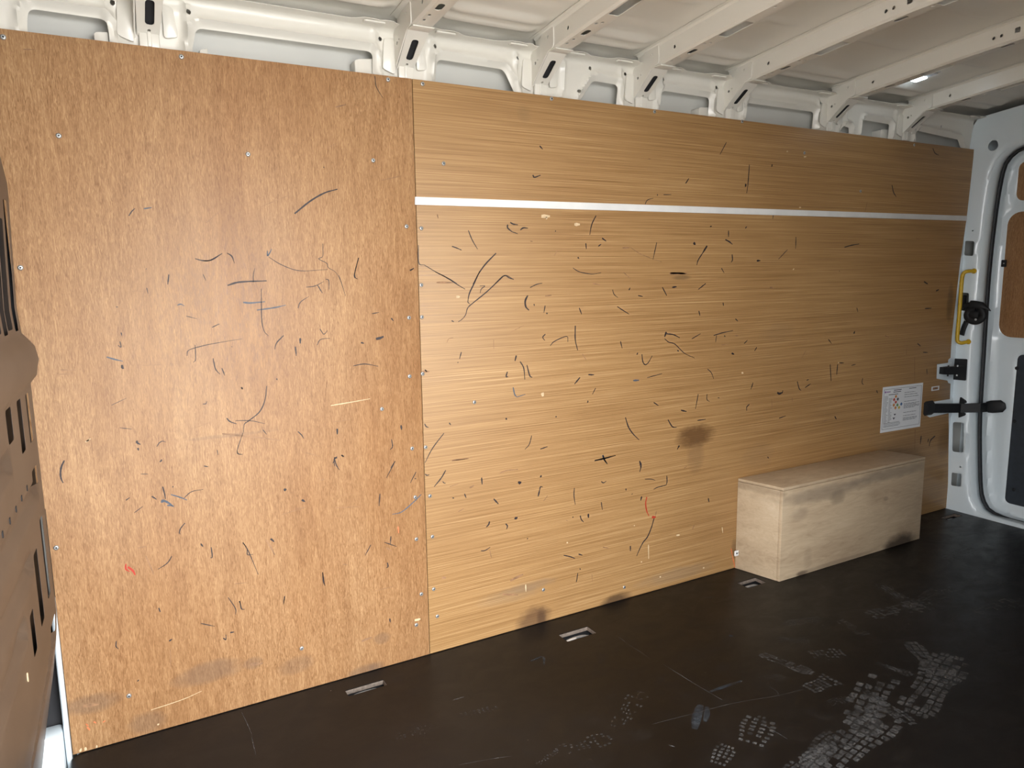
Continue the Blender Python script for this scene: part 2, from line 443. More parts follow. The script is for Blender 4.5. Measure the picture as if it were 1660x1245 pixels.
# --- floor with four cut-outs for the lashing points
slots = []
for q in ([(560, 1121), (620, 1100), (627, 1109), (567, 1130)], [(905, 1029), (952, 1015), (966, 1025), (922, 1041)],
          [(1193, 944), (1225, 937), (1245, 945), (1212, 952)], [(1529, 838), (1555, 832), (1562, 837), (1540, 842)]):
    P = [onZ(*p) for p in q]
    x0 = min(P[0].x, P[3].x); x1 = max(P[1].x, P[2].x); y0 = (P[2].y + P[3].y) / 2; y1 = (P[0].y + P[1].y) / 2
    slots.append((x0, x1, y0, y1))
slots[3] = (3.44, 3.555, 1.925, 1.965)
flo = plate('floor', [(-0.10, 0.16), (3.605, 0.16), (3.605, 2.036), (-0.105, 2.036), (-0.125, 2.015), (-0.125, 0.19)],
            [rrect(*s, 0.004, 2) for s in slots], lambda P: np.c_[P, np.zeros(len(P))], 0.25, M['floor'], None, 0.015, -1.0, None)
tag(flo, 'dark brown phenolic plywood van floor with dusty boot prints', 'floor', kind='structure')
# fix normals up so that the sheet thickness goes down
def face_dir(o, d):
    me = o.data; n = sum((Vector(p.normal) * p.area for p in me.polygons), Vector())
    if n.dot(Vector(d)) < 0: me.flip_normals()
face_dir(flo, (0, 0, 1))
bm = bmesh.new(); add_box(bm, -0.9, 3.85, 0.1, 2.12, -0.10, -0.07)
tag(from_bm('floor_underpan', bm, M['paint'], None, None), 'white sheet metal underfloor pan beneath the plywood', 'underfloor', kind='structure')

# --- outer body side, roof, cab shell, outer rear skin (closes the space light-tight)
bm = bmesh.new(); add_box(bm, -0.9, 3.86, 2.100, 2.112, -0.12, 1.872)
ws = tag(from_bm('wall_right', bm, M['skin'], None, None), 'grey outer side skin of the van seen through the frame openings', 'wall', kind='structure')
bm = bmesh.new(); add_box(bm, 3.80, 3.81, 0.08, 2.11, -0.12, 2.0)
tag(from_bm('wall_back', bm, M['paint_cool'], None, None), 'white outer skin behind the rear doors', 'wall', kind='structure')
bm = bmesh.new()
for b_ in ((-0.92, -0.90, .08, 2.1, -.12, 1.95), (-0.92, -0.23, .08, .1, -.12, 1.95), (-0.92, -0.26, .08, 2.1, 1.93, 1.95), (-0.92, -0.30, .1, 2.02, -.07, -.05),
           (-0.90, -0.62, .5, 1.9, -.05, .75), (-0.90, -0.139, 2.052, 2.06, -.1, 1.9)):
    add_box(bm, *b_)
tag(from_bm('wall_cab', bm, M['dark'], None, None), 'dark cab interior behind the slotted bulkhead', 'cab', kind='structure')

# near side wall with the open sliding door
near_out = [(-0.92, -0.10), (3.80, -0.10), (3.80, 1.9), (-0.92, 1.9)]
nw = plate('wall_left', near_out, [rrect(-0.05, 1.12, 0.0, 1.80, 0.10)], lambda P: np.c_[P[:, 0], np.full(len(P), 0.14), P[:, 1]], 0.4, M['paint'], None, 0.17, 0, 30)
tag(nw, 'white near side van wall with open sliding door', 'wall', kind='structure')
bm = bmesh.new()
add_prism(bm, [(1.18, 0.02), (3.55, 0.02), (3.55, 1.70), (1.18, 1.70)], lambda u, v, d: Vector((u, d, v)), 0.226, 0.236)
from_bm('near_side_lining', bm, M['bounce_dark'], nw, None)  # unseen lining, coloured dark to cut light bounced towards the rear

# --- roof skin: pressed sheet with longitudinal beads between the ribs
beads = [(1.962, .016, .013), (1.905, .020, .015), (1.665, .016, .007), (1.40, .016, .007), (1.13, .016, .007), (0.86, .016, .007), (0.60, .016, .007), (0.355, .02, .014), (0.30, .016, .012)]
X = np.unique(np.concatenate([np.arange(-0.92, 3.82, 0.02)])); Y = np.arange(0.08, 2.121, 0.009)
XX, YY = np.meshgrid(X, Y, indexing='ij')
Z = rib_z(YY) + 0.068
Z = np.where(np.abs(YY - YC) > .90, Z - (np.abs(YY - YC) - .90) * 0.35, Z)
win = np.ones_like(XX)
for xr in RIBX + [-0.5, 3.62]:
    c = xr + RW / 2; win *= sstep(np.abs(XX - c), .055, .10)
short = np.ones_like(XX)
for xr in RIBX + [-0.5, 3.62]:
    c = xr + RW / 2; short *= sstep(np.abs(XX - c), .07, .17)
for (yb, w, h) in beads:
    wdw = win if h > .01 else short
    Z -= h * np.exp(-((YY - yb) / w) ** 2) * wdw
# shallow raised field in each bay
Z += 0.006 * win * sstep(YY, 0.42, 0.46) * (1 - sstep(YY, 1.80, 1.84))
nx, ny = XX.shape
vv = np.stack([XX.ravel(), YY.ravel(), Z.ravel()], 1)
ff = [(i * ny + j, i * ny + j + 1, (i + 1) * ny + j + 1, (i + 1) * ny + j) for i in range(nx - 1) for j in range(ny - 1)]
me = bpy.data.meshes.new('ceiling'); me.from_pydata([tuple(v) for v in vv], [], ff); me.update()
ceil = link('ceiling', me, M['paint'], None, 60)
md = ceil.modifiers.new('thickness', 'SOLIDIFY'); md.thickness = 0.004; md.offset = 1.0
tag(ceil, 'white painted pressed steel van roof with cross ribs', 'roof', kind='structure')

# roof ribs: hat sections with punched holes, one shared mesh
RH = 0.062
v0, v1, v2 = RH, RH + RW, 2 * RH + RW
rib_holes = []
def hole(y, v, ry, rv, n=10): rib_holes.append(circ(y, v, ry, n, rv))
for s in (1, -1):
    Yp = lambda y: YC + s * (y - YC)
    for y, dv in ((1.875, .016), (1.845, .018), (1.735, .016), (1.725, .030), (1.475, .018), (1.30, .02)):
        hole(Yp(y), v0 + dv, .006, .0042, 8)
    for y, ry, rv in ((1.795, .018, .009), (1.395, .020, .009)):
        rib_holes.append(rrect(Yp(y) - ry, Yp(y) + ry, v0 + .016, v0 + .016 + 2 * rv, .008, 3))
    for y in (1.625, 1.235):
        rib_holes.append(rrect(Yp(y) - .052, Yp(y) + .052, v0 + .012, v0 + .046, .003, 2))
    for y in (1.845, 1.425, 1.402): hole(Yp(y), RH * .55, .0052, .0052, 10)
    rib_holes.append(rrect(Yp(1.355) - .008, Yp(1.355) + .008, RH * .40, RH * .40 + .016, .003, 2))
def rib_map(P):
    y, v = P[:, 0], P[:, 1]; z0 = rib_z(y); r = .006
    x = np.where(v < v0, 0.0, np.where(v < v1, v - v0, RW)); z = np.where(v < v0, v0 - v, np.where(v < v1, 0.0, v - v1))
    # soften the two folds
    for vc, sx in ((v0, 1), (v1, -1)):
        k = np.clip(1 - np.abs(v - vc) / r, 0, 1); x = x + sx * k * .0018; z = z + k * .0018
    # turned-out flanges at the top
    fl = np.clip((v - (v2 - .001)) / .02, 0, 1); fl0 = np.clip((.001 - v) / .02, 0, 1)
    x = x + fl * .02 - fl0 * .02; z = np.minimum(z, RH)
    # small beads on the flange edge
    return np.c_[x, y, z0 + z]
rib_outer = [(0.20, -.019), (2.02, -.019), (2.02, v2 + .019), (0.20, v2 + .019)]
rib0 = plate('roof_rib', rib_outer, rib_holes, rib_map, 0.0125, M['paint'], ceil, 0.0016, 0, 38)
rib0.location.x = RIBX[0]

# gusset bracket at the wall end of each rib
def bracket_parts(xr, first=None):
    out = []
    if first is None:
        bm = bmesh.new()
        prof = [(2.046, 1.730), (2.046, 1.838), (2.008, 1.846), (1.982, 1.868), (1.962, 1.884), (1.938, 1.888), (1.916, 1.882), (1.914, 1.8215), (1.944, 1.817)]
        web = plate('gusset_web', rpoly(prof, .012, 3), [circ(1.945, 1.856, .0045, 8), circ(2.016, 1.800, .0048, 8), circ(2.002, 1.806, .0025, 6)],
                    lambda P: np.c_[np.full(len(P), -0.003), P], 0.03, M['paint'], None, 0.003, 0, 38); bm.free()
        a = Vector((0, 1.938, 1.8185)); b = Vector((0, 2.042, 1.742)); L = (b - a).length; d = (b - a).normalized()
        def smap(P): return np.array([[v, a.y + d.y * u, a.z + d.z * u] for u, v in P])
        slope = plate('gusset_slope', [(-.012, -.003), (L, -.003 + .006), (L, RW - .006), (-.012, RW + .003)], [rpoly([(.032, .019), (.098, .019), (.098, .039), (.032, .039)], .0099, 5), circ(.113, .028, .004, 8)],
                      smap, 0.03, M['paint'], None, 0.002, 0, 38)
        bm = bmesh.new()
        add_box(bm, .006, RW - .006, 2.035, 2.046, 1.712, 1.750, .003)
        add_box(bm, .023, .033, 2.032, 2.040, 1.716, 1.752, .003)
        foot = from_bm('gusset_foot', bm, M['paint'], None)
        bm = bmesh.new()
        add_prism(bm, rpoly([(-.040, 1.735), (-.004, 1.722), (-.004, 1.815), (-.034, 1.815)], .008, 2), lambda u, v, dd: Vector((u, dd, v)), 2.036, 2.042, .001)
        add_prism(bm, rpoly([(RW + .004, 1.740), (RW + .036, 1.746), (RW + .028, 1.812), (RW + .004, 1.818)], .008, 2), lambda u, v, dd: Vector((u, dd, v)), 2.036, 2.042, .001)
        wing = from_bm('gusset_wing', bm, M['paint'], None)
        bm = bmesh.new()
        add_box(bm, -.0025, RW + .0025, 1.905, 1.945, 1.8150, 1.8185, .001)
        lap = from_bm('gusset_lap', bm, M['paint'], None)
        shade_pl = plate('gusset_shade_plate', [(.01, .004), (L - .012, .006), (L - .012, RW - .006), (.01, RW - .004)], [], lambda P: smap(P) + np.array([0, .0075, .009]), 0.05, M['dark'], None, 0.001, 0, 38)  # dark plate added behind the slope hole to stand for its shade
        out = [web, slope, foot, wing, lap, shade_pl]
    else:
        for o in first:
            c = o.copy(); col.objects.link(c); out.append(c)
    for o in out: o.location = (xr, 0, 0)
    return out
proto = None; ribs = []
for i, xr in enumerate(RIBX):
    if i == 0: rb = rib0
    else:
        rb = rib0.copy(); col.objects.link(rb); rb.parent = ceil; rb.location.x = xr
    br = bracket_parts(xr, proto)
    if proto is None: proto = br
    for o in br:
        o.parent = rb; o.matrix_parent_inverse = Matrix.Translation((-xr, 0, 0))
    ribs.append(rb)

# --- cant rail above the lining: sheet with openings, pressed rims and a turned ledge
def hx(pxs):  # measured outline on the frame plane
    return [(onY(px, py, 2.04).x, onY(px, py, 2.04).z) for px, py in pxs]
LOW = 1.665
def opening(pts, r=.016):
    P = hx(pts); P = [(x, z) for x, z in P]
    P = P + [(P[-1][0], LOW), (P[0][0], LOW)]
    return rpoly(P, r, 4)
holes = [opening([(43, 40), (45, 12), (172, 30), (177, 55)]), opening([(312, 80), (318, 44), (605, 83), (606, 115)]),
         opening([(708, 120), (710, 95), (818, 112), (838, 152)]), opening([(942, 164), (962, 130), (1003, 137), (1002, 168)]),
         opening([(1072, 170), (1075, 146), (1152, 158), (1151, 182)]), opening([(1210, 190), (1212, 166), (1321, 181), (1320, 205)]),
         rpoly(hx([(1365, 213), (1369, 204), (1379, 206), (1380, 216)]), .006, 3),
         opening([(1400, 215), (1402, 194), (1444, 201), (1443, 222)], .010), opening([(1486, 232), (1488, 211), (1556, 226), (1562, 242)], .008)]
dots = [circ(*hx([p])[0], .0058, 10) for p in [(182, 4), (305, 20), (616, 63), (704, 76), (838, 95), (956, 111), (939, 148), (1014, 120), (1074, 129), (1162, 142), (1331, 167), (1453, 188), (1526, 205), (1577, 217)]]
VC = 1.826; AR = .012; ARC = AR * math.pi / 2
def edge_v():
    pts = []
    for x in np.arange(-0.40, 3.602, 0.012):
        k = 0.0
        b_ = [xr for xr in RIBX if xr < x]; a_ = [xr for xr in RIBX if xr >= x]
        lo = (b_[-1] + RW) if b_ else -0.6; hi = a_[0] if a_ else 3.62
        t = min(x - lo, hi - x)
        k = float(sstep(np.array([t]), .10, .14)[0]) * .016
        if t < .02: k = .010
        pts.append((float(x), VC + ARC + .044 - k))
    return pts
E_ = edge_v()
outer = [(-0.40, 1.60), (3.59, 1.60)] + E_[::-1]
def rail_map(P):
    x, v = P[:, 0], P[:, 1]
    d = np.zeros(len(P))
    low = v < VC
    for h in holes:
        a = np.array(h); m = np.all((P > a.min(0) - .06) & (P < a.max(0) + .06), axis=1)
        if m.any():
            q = pdist(P[m], h); d[m] += .0095 * np.exp(-((q - .019) / .006) ** 2) - .004 * (1 - sstep(q, 0, .010))
    for xr in RIBX:
        c = xr + RW / 2; L = rrect(c - .085, c + .085, 1.695, 1.95, .05, 5)
        m = np.abs(x - c) < .14; q = pdist(P[m], L); ins = inside(P[m], L)
        d[m] += (.0075 * np.exp(-(q / .006) ** 2) - np.where(ins, .003, 0.0) * sstep(q, 0, .01)) * np.where(v[m] < VC, 1, .3)
    # long crease just above the openings
    d += .002 * np.exp(-((v - 1.808) / .005) ** 2)
    t = np.clip((v - VC) / ARC, 0, 1) * math.pi / 2; ex = np.clip(v - VC - ARC, 0, None)
    Yb = 2.0475 - (np.minimum(v, VC) - 1.715) * .08
    d = d * sstep(v, 1.700, 1.722)
    Y = Yb - AR * (1 - np.cos(t)) - ex; Zz = np.minimum(v, VC) + AR * np.sin(t) + ex * .10
    Y = Y - d * np.cos(t); Zz = Zz - d * np.sin(t)
    return np.c_[x, Y, Zz]
rail = plate('trim_1', outer, holes + dots, rail_map, 0.0075, M['paint'], None, 0.0015, 0, 50, 0.010)
tag(rail, 'white pressed steel rail with rounded openings above the plywood lining', 'body frame', kind='structure')
# small brackets visible inside four of the openings
for px, py, w, h in ((590, 104, .055, .034), (330, 88, .020, .03), (164, 58, .030, .02), (1140, 178, .05, .02), (1432, 213, .05, .02)):
    p = onY(px, py, 2.06)
    bm = bmesh.new(); add_prism(bm, rpoly([(p.x - w / 2, p.z - .06), (p.x + w / 2, p.z - .06), (p.x + w / 2, p.z + h * .5), (p.x - w / 4, p.z + h * .3), (p.x - w / 2, p.z + h * .2)], .005, 2), lambda u, v, dd: Vector((u, dd, v)), 2.055, 2.098, .002)
    from_bm('stiffener_bracket', bm, M['paint'], rail)
# ledge tabs with a small embossed nut
for xr, nx_ in zip(RIBX, RIBX[1:] + [3.6]):
    for c in (xr + RW + .075, nx_ - .075):
        bm = bmesh.new()
        add_prism(bm, rrect(c - .030, c + .030, 1.985, 2.004, .007, 3), lambda u, v, dd: Vector((u, v, dd)), 1.8345, 1.840, .0015)
        from_bm('rail_tab', bm, M['paint'], rail)

# --- body side frame behind the lining
bm = bmesh.new(); add_box(bm, -0.115, 3.60, 2.0405, 2.046, -0.01, 1.60)
tag(from_bm('trim_2', bm, M['paint_cool'], None, None), 'white inner body side behind the plywood lining', 'body side', kind='structure')

# --- bulkhead on the left
prof = [(1.95, -.165), (1.60, -.150), (1.452, -.135), (1.38, -.126), (1.115, -.134), (1.056, -.130), (1.036, -.109), (1.000, -.103), (.994, -.106), (.966, -.109), (.950, -.1235), (.90, -.1235), (.400, -.1225), (.345, -.127), (.25, -.142), (.098, -.172), (-.06, -.20)]
pz = np.array([p[0] for p in prof][::-1]); pxx = np.array([p[1] for p in prof][::-1])
def bulk_x(z): return np.interp(z, pz, pxx)
KB = .065                                    # the bulkhead bows forward away from the wall
def plain_x(z): return np.interp(z, [-.06, .098, .25, .345, .40, 1.06, 1.115, 1.38, 1.452, 1.95], [-.20, -.172, -.142, -.127, -.1225, -.1235, -.134, -.126, -.135, -.165])
def onBulk(px, py):
    w = ray(px, py); w = w / w[1]
    t = np.linspace(.6, 2.6, 4001); f = w[0] * t - plain_x(CAMZ + w[2] * t) + KB * (1.985 - t)
    k = np.where(f < 0)[0]; k = k[0] if len(k) else -1
    return (float(t[k]), float(CAMZ + w[2] * t[k]))
def c6(*q): return [onBulk(u * .2731, 600 + v * .2731) for u, v in q]
def c7(*q): return [onBulk(u * .2773, 900 + v * .2773) for u, v in q]
def c5(*q): return [onBulk(u * .3375, 240 + v * .3373) for u, v in q]
def slot_of(P, minw=.045):
    """upright slot from four measured corners"""
    ys = sorted(p[0] for p in P); zs = sorted(p[1] for p in P)
    yc = sum(ys) / 4; w = max(minw, (ys[2] + ys[3] - ys[0] - ys[1]) / 2)
    z0 = (zs[0] + zs[1]) / 2; z1 = (zs[2] + zs[3]) / 2
    return rrect(yc - w / 2, yc + w / 2, z0, z1, min(w, z1 - z0) * .14, 3)
bh = [slot_of(c6((32, 230), (65, 220), (85, 430), (48, 435))), slot_of(c6((97, 180), (122, 170), (155, 485), (130, 490))),
      slot_of(c6((148, 140), (170, 135), (200, 425), (180, 425))),
      slot_of(c6((190, 600), (215, 560), (232, 690), (195, 690))),
      slot_of(c6((235, 880), (250, 865)) + c7((280, 245), (295, 240))), slot_of(c6((190, 1085), (220, 1080)) + c7((243, 385), (265, 385))),
      slot_of(c7((165, 345), (195, 335), (222, 565), (202, 565))), slot_of(c7((295, 430), (318, 345), (326, 475), (298, 480))),
      slot_of(c5((17, 250), (33, 250), (105, 880), (85, 880))), slot_of(c5((0, 340), (22, 340), (40, 880), (65, 880)))]
bh = [[(min(y, 1.975), z) for y, z in h] for h in bh]
bh = [[(y, min(z, .944) if max(q[1] for q in h) < 1.0 else max(z, 1.064)) for y, z in h] for h in bh]
# the slot row repeats towards the camera
for h in (bh[8], bh[9]):
    for dy in (.14, .28, .60, .92): bh.append([(y - dy, z) for y, z in h])
bands = [c6((215, 705), (0, 1180)), c7((180, 57), (0, 510)), c7((145, 445), (0, 955)), c7((315, 490), (185, 1245)), c6((52, 560), (0, 640))]
bands = [[b_[0], (b_[1][0] - .7, b_[1][1] + .7 * (b_[1][1] - b_[0][1]) / (b_[0][0] - b_[1][0]))] for b_ in bands]
def bulk_map(P):
    y, z = P[:, 0], P[:, 1]; x = bulk_x(z).copy()
    # smooth the profile a little
    x = bulk_x(z) - KB * (1.985 - y)
    for b_ in bands:
        q = pdist(P, b_, False); x -= .012 * (1 - sstep(q, .012, .026))
    return np.c_[x, y, z]
edge = [(1.985, 1.92), (1.985, 1.06), (1.985, 1.0), (1.985, .93), (1.985, .36), (1.985, .02)]
blk = plate('wall_front', [(0.235, 0.02), (0.235, 1.92)] + edge, bh, bulk_map, 0.014, M['bulk'], None, 0.0006, 0, 50, 0.014)
bk = plate('slot_shade_backing', [(0.24, 0.03), (0.24, 1.90), (2.027, 1.90), (2.027, .43), (2.008, .43), (2.008, .03)], [], lambda P: np.c_[np.minimum(plain_x(P[:, 1]), bulk_x(P[:, 1])) - KB * (1.985 - P[:, 0]) - .017, P], 0.03, M['dark'], blk, 0.002, 0, 50)  # dark sheet added behind the bulkhead so its slots read as deep shade
tag(blk, 'brown slotted steel bulkhead with pressed grooves beside the reddish plywood', 'bulkhead', kind='structure')
# pale rivet marks
for px, py in ((44, 1098),):
    y, z = onBulk(px, py); bm = bmesh.new()
    xb = float(bulk_x(z)) - KB * (1.985 - y); add_tube(bm, [(xb - .003, y, z), (xb + .002, y, z)], .004, .009, 10)
    from_bm('rivet', bm, M['inkpale'], blk)
for u, v in ((160, 700), (128, 760), (95, 825), (58, 895), (15, 975)):
    (y, z), = c6((u, v)); bm = bmesh.new()
    add_prism(bm, rrect(y - .006, y + .006, z - .006, z + .006, .003, 2), lambda a_, b_, dd: Vector((dd, a_, b_)), float(bulk_x(z)) - KB * (1.985 - y) - .004, float(bulk_x(z)) - KB * (1.985 - y) + .0012)
    from_bm('punched_hole', bm, M['dark'], blk)

# white pillar edge and step at the foot of the bulkhead
bm = bmesh.new()
add_prism(bm, [(-0.137, 2.018), (-0.130, 2.012), (-0.1245, 2.020), (-0.1245, 2.046), (-0.137, 2.046)], lambda u, v, dd: Vector((u, v, dd)), -.05, .42, .003)
tag(from_bm('trim_3', bm, M['paint_cool'], None), 'white door pillar edge showing beside the bulkhead foot', 'pillar', kind='structure')
bm = bmesh.new()
a = onZ(72, 1190, .035); b = onZ(98, 1170, .035)
add_prism(bm, [(-0.50, 1.990), (-0.1385, 1.990), (-0.1385, 2.050), (-0.50, 2.050)], lambda u, v, dd: Vector((u, v, dd)), -.066, .085, .008)
tag(from_bm('trim_4', bm, M['paint_cool'], None), 'white painted step sill between the floor and the bulkhead', 'sill', kind='structure')

# --- rear pillar and header, jamb, seal, doors
XP, XS, XD = 3.600, 3.690, 3.715
jp = [(1660, 228), (1642, 235), (1619, 252), (1604, 281), (1598, 320), (1593, 365), (1584, 452), (1573, 600), (1570, 680), (1571, 796), (1576, 817), (1587, 833)]
sp_ = [(1660, 238), (1642, 249), (1628, 267), (1619, 304), (1610, 365), (1601, 452), (1592, 590), (1587, 680), (1587, 752), (1589, 796), (1594, 815), (1605, 830), (1631, 842), (1660, 850)]
J = [(onX(*p, XP).y, onX(*p, XP).z) for p in jp]; S = [(onX(*p, XS).y, onX(*p, XS).z) for p in sp_]
def lead(p, q): return [(p[0] + (q[0] - p[0]) * t, p[1] + (q[1] - p[1]) * t * t) for t in (0, .2, .4, .6, .75, .9)]
J = lead((YC, J[0][1] + .012), J[0]) + J + lead((YC, .004), J[-1])[::-1]; S = lead((YC, S[0][1] + .012), S[0]) + S + lead((YC, S[-1][1] - .002), S[-1])[::-1]
def half_loop(P, n):
    C = catmull([(a, b, 0) for a, b in P], 8); return [(v.x, v.y) for v in resample(C, n)]
N = 90
JH = half_loop(J, N); SH = half_loop(S, N)
mir = lambda L: [(2 * YC - y, z) for y, z in L[::-1]][1:-1]
JL = JH + mir(JH); SL = SH + mir(SH)
def on3(px, py, X_): p = onX(px, py, X_); return (p.y, p.z)
ph = [circ(*on3(1610, 236, XP), .0215, 18, .0235)]
ph += [rpoly([on3(1565, 390, XP), on3(1580, 391, XP), on3(1578, 415, XP), on3(1563, 414, XP)], .009, 3),
       rpoly([on3(1559, 474, XP), on3(1571, 475, XP), on3(1570, 505, XP), on3(1557, 503, XP)], .007, 3),
       rpoly([on3(1545, 684, XP), on3(1563, 685, XP), on3(1562, 734, XP), on3(1544, 732, XP)], .011, 3),
       rpoly([on3(1543, 766, XP), on3(1559, 768, XP), on3(1558, 789, XP), on3(1542, 787, XP)], .007, 3),
       circ(*on3(1557, 757, XP), .005, 8), circ(*on3(1577, 374, XP), .003, 8)]
def pillar_map(P):
    d = np.zeros(len(P))
    for h in ph[1:5]:
        a = np.array(h); m = np.all((P > a.min(0) - .03) & (P < a.max(0) + .03), axis=1)
        q = pdist(P[m], h); d[m] += .004 * np.exp(-((q - .007) / .004) ** 2)
    q = pdist(P, JL); x = XP - d + .012 * (1 - sstep(q, 0, .014)) ** 2
    return np.c_[x, P]
pil = plate('wall_rear_frame', [(0.22, -0.01), (2.050, -0.01), (2.050, 1.80), (2.02, 1.845), (1.6, 1.895), (1.13, 1.925), (.66, 1.895), (.24, 1.845), (.22, 1.80)], [JL] + ph, pillar_map, 0.013, M['paint_cool'], None, 0.002, 0, 50, .009)
tag(pil, 'white painted rear door pillar and header with punched openings', 'pillar', kind='structure')
# liner behind the pillar holes
# jamb
bm = bmesh.new()
ra = [bm.verts.new((XP + .010, y, z)) for y, z in JL]; rb_ = [bm.verts.new((XS + .012, y, z)) for y, z in SL]
for i in range(len(JL)):
    k = (i + 1) % len(JL); bm.faces.new([ra[i], ra[k], rb_[k], rb_[i]])
jm = from_bm('door_jamb', bm, M['paint_cool'], pil)
md = jm.modifiers.new('thickness', 'SOLIDIFY'); md.thickness = .003; md.offset = 0
# seal
bm = bmesh.new()
rings = []
for i, (y, z) in enumerate(SL):
    y0, z0 = SL[i - 1]; y1, z1 = SL[(i + 1) % len(SL)]
    t = Vector((0, y1 - y0, z1 - z0)).normalized(); n_ = Vector((1, 0, 0)).cross(t)
    if n_.dot(Vector((0, YC - y, .9 - z))) < 0: n_.negate()
    c = Vector((XS + .002, y, z)) + n_ * .004
    rings.append([bm.verts.new(c + n_ * (.0085 * math.cos(2 * math.pi * k / 8)) + Vector((1, 0, 0)) * (.011 * math.sin(2 * math.pi * k / 8))) for k in range(8)])
for i in range(len(rings)):
    a, b = rings[i], rings[(i + 1) % len(rings)]
    for k in range(8): bm.faces.new([a[k], a[(k + 1) % 8], b[(k + 1) % 8], b[k]])
tag(from_bm('door_seal', bm, M['rubber'], pil), 'black rubber door seal')

# rear doors
def inset_poly(pts, r, mirror=None): return rpoly(pts, r, 6)
upY0, upZ0, upZ1 = on3(1648, 300, XD)[0], on3(1655, 325, XD)[1], on3(1655, 262, XD)[1]
big0, bigZ0, bigZ1 = on3(1624, 460, XD)[0], on3(1655, 548, XD)[1], on3(1655, 343, XD)[1]
gp0, gpZ0, gpZ1 = on3(1639, 690, XD)[0], on3(1655, 821, XD)[1], on3(1655, 575, XD)[1]
P_up = rrect(1.24, upY0, upZ0, upZ1, .03, 5); P_big = rrect(1.24, big0, bigZ0, bigZ1, .055, 6); P_grey = rrect(1.24, gp0, gpZ0, gpZ1, .022, 5)
pocket = rrect(on3(1635, 770, XD)[0], on3(1619, 770, XD)[0], on3(1620, 783, XD)[1], on3(1620, 752, XD)[1], .012, 3)
def door_map_for(sign):
    def fn(P):
        q = pdist(P, SL); x = np.full(len(P), XD)
        x -= .010 * np.exp(-((q - .030) / .012) ** 2)          # rolled edge just inside the seal
        x += .006 * sstep(q, .045, .060) * (1 - sstep(q, .07, .09)) * 0.6
        for L, w in ((P_up, .030), (P_big, .030), (P_grey, .010)):
            qq = pdist(P, L); ins = inside(P, L); x += .012 * np.where(ins, 1.0, 1 - sstep(qq, 0, w))
        x += .0025 * np.exp(-((pdist(P, pocket)) / .004) ** 2)
        c = rrect(1.19, on3(1630, 700, XD)[0], gpZ0 - .05, gpZ1 + .3, .10, 6)
        x -= .005 * np.exp(-((pdist(P, c) - 0) / .008) ** 2) * (P[:, 1] < gpZ0 + .02)
        return np.c_[x, P]
    return fn
dout = [(YC + .004, -.02), (1.985, -.02), (1.985, 1.66), (1.93, 1.80), (YC + .004, 1.80)]
d1 = plate('door_1', dout, [], door_map_for(1), 0.012, M['paint_cool'], None, 0.003, 0, 50, 0.02)
tag(d1, 'closed white rear door with plywood insets and dark grey card', 'door', kind='structure')
def inset(name, poly, mat, grow, x0, x1, parent):
    bm = bmesh.new(); add_prism(bm, poly, lambda u, v, dd: Vector((dd, u, v)), x0, x1, .0015)
    return from_bm(name, bm, mat, parent)
inset('upper_plywood_inset', P_up, M['woodV'], 0, XD + .006, XD + .018, d1)
inset('plywood_inset', P_big, M['woodV'], 0, XD + .006, XD + .018, d1)
gc = inset('door_card', P_grey, M['greypanel'], 0, XD + .004, XD + .016, d1)
for px, py in ((1648, 597), (1644, 683), (1643, 794)):
    y, z = on3(px, py, XD); bm = bmesh.new()
    add_tube(bm, [(XD + .006, y, z), (XD + .001, y, z), (XD - .002, y, z)], [.0085, .0085, .005], None, 12)
    from_bm('card_stud', bm, M['black'], gc)
y, z = on3(1627, 427, XD); bm = bmesh.new()
add_box(bm, XD - .004, XD + .010, y - .010, y + .010, z - .016, z + .016, .003)
cl = from_bm('inset_clip', bm, M['black'], d1)
bm = bmesh.new(); add_tube(bm, [(XD - .006, y - .003, z), (XD - .003, y - .003, z)], .003, None, 8); from_bm('clip_screw', bm, M['zinc'], cl)
# second leaf, mirrored
d2 = d1.copy(); d2.name = 'door_2'; col.objects.link(d2); d2.data = d1.data.copy(); 
for v in d2.data.vertices: v.co.y = 2 * YC - v.co.y
d2.data.flip_normals()
tag(d2, 'closed white rear door leaf on the sliding door side', 'door', kind='structure')
# aluminium threshold
bm = bmesh.new(); add_box(bm, 3.607, 3.70, .30, 1.93, -.03, .004, .002)
tag(from_bm('trim_5', bm, M['steel'], None), 'scuffed metal threshold strip under the rear door', 'threshold', kind='structure')

# ================================================================== LINING PANELS
def W(px, py): p = onY(px, py); return (p.x, p.z)
SEAMX = 0.8425
TOPZ = 1.7155
def prism_panel(name, poly, mat, d0, d1):
    bm = bmesh.new(); add_prism(bm, poly, lambda u, v, dd: Vector((u, dd, v)), d0, d1, .0008)
    return from_bm(name, bm, mat, None, 30)
left = prism_panel('plywood_lining', [(-0.1235, .002), (SEAMX - .001, .002), (SEAMX - .001, TOPZ), (-0.139, TOPZ), (-0.139, .64), (-0.1235, .64)], M['woodV'], D, D + .009)
tag(left, 'reddish vertical grained plywood lining sheet beside the bulkhead', 'panel')
redge = [W(1582, 245), W(1567, 354), W(1556, 430), W(1548, 500), W(1543, 545), W(1541, 580), W(1537, 583), W(1537, 588), W(1519, 590), W(1518, 614), W(1536, 617), W(1537, 621), W(1541, 622), W(1540, 647),
         W(1514, 651), W(1503, 654), W(1500, 663), W(1502, 674), W(1507, 677), W(1538, 670), W(1538, 700), (3.602, .10), (3.602, .002)]
redge = [(min(x, 3.602), z) for x, z in redge]; redge[0] = (3.602, TOPZ - .008)
rightp = prism_panel('plywood_lining', [(SEAMX + .001, .002), (SEAMX + .001, TOPZ)] + redge, M['woodH'], D, D + .009)
tag(rightp, 'long tan horizontal grained plywood lining sheet carrying the white strip', 'panel')

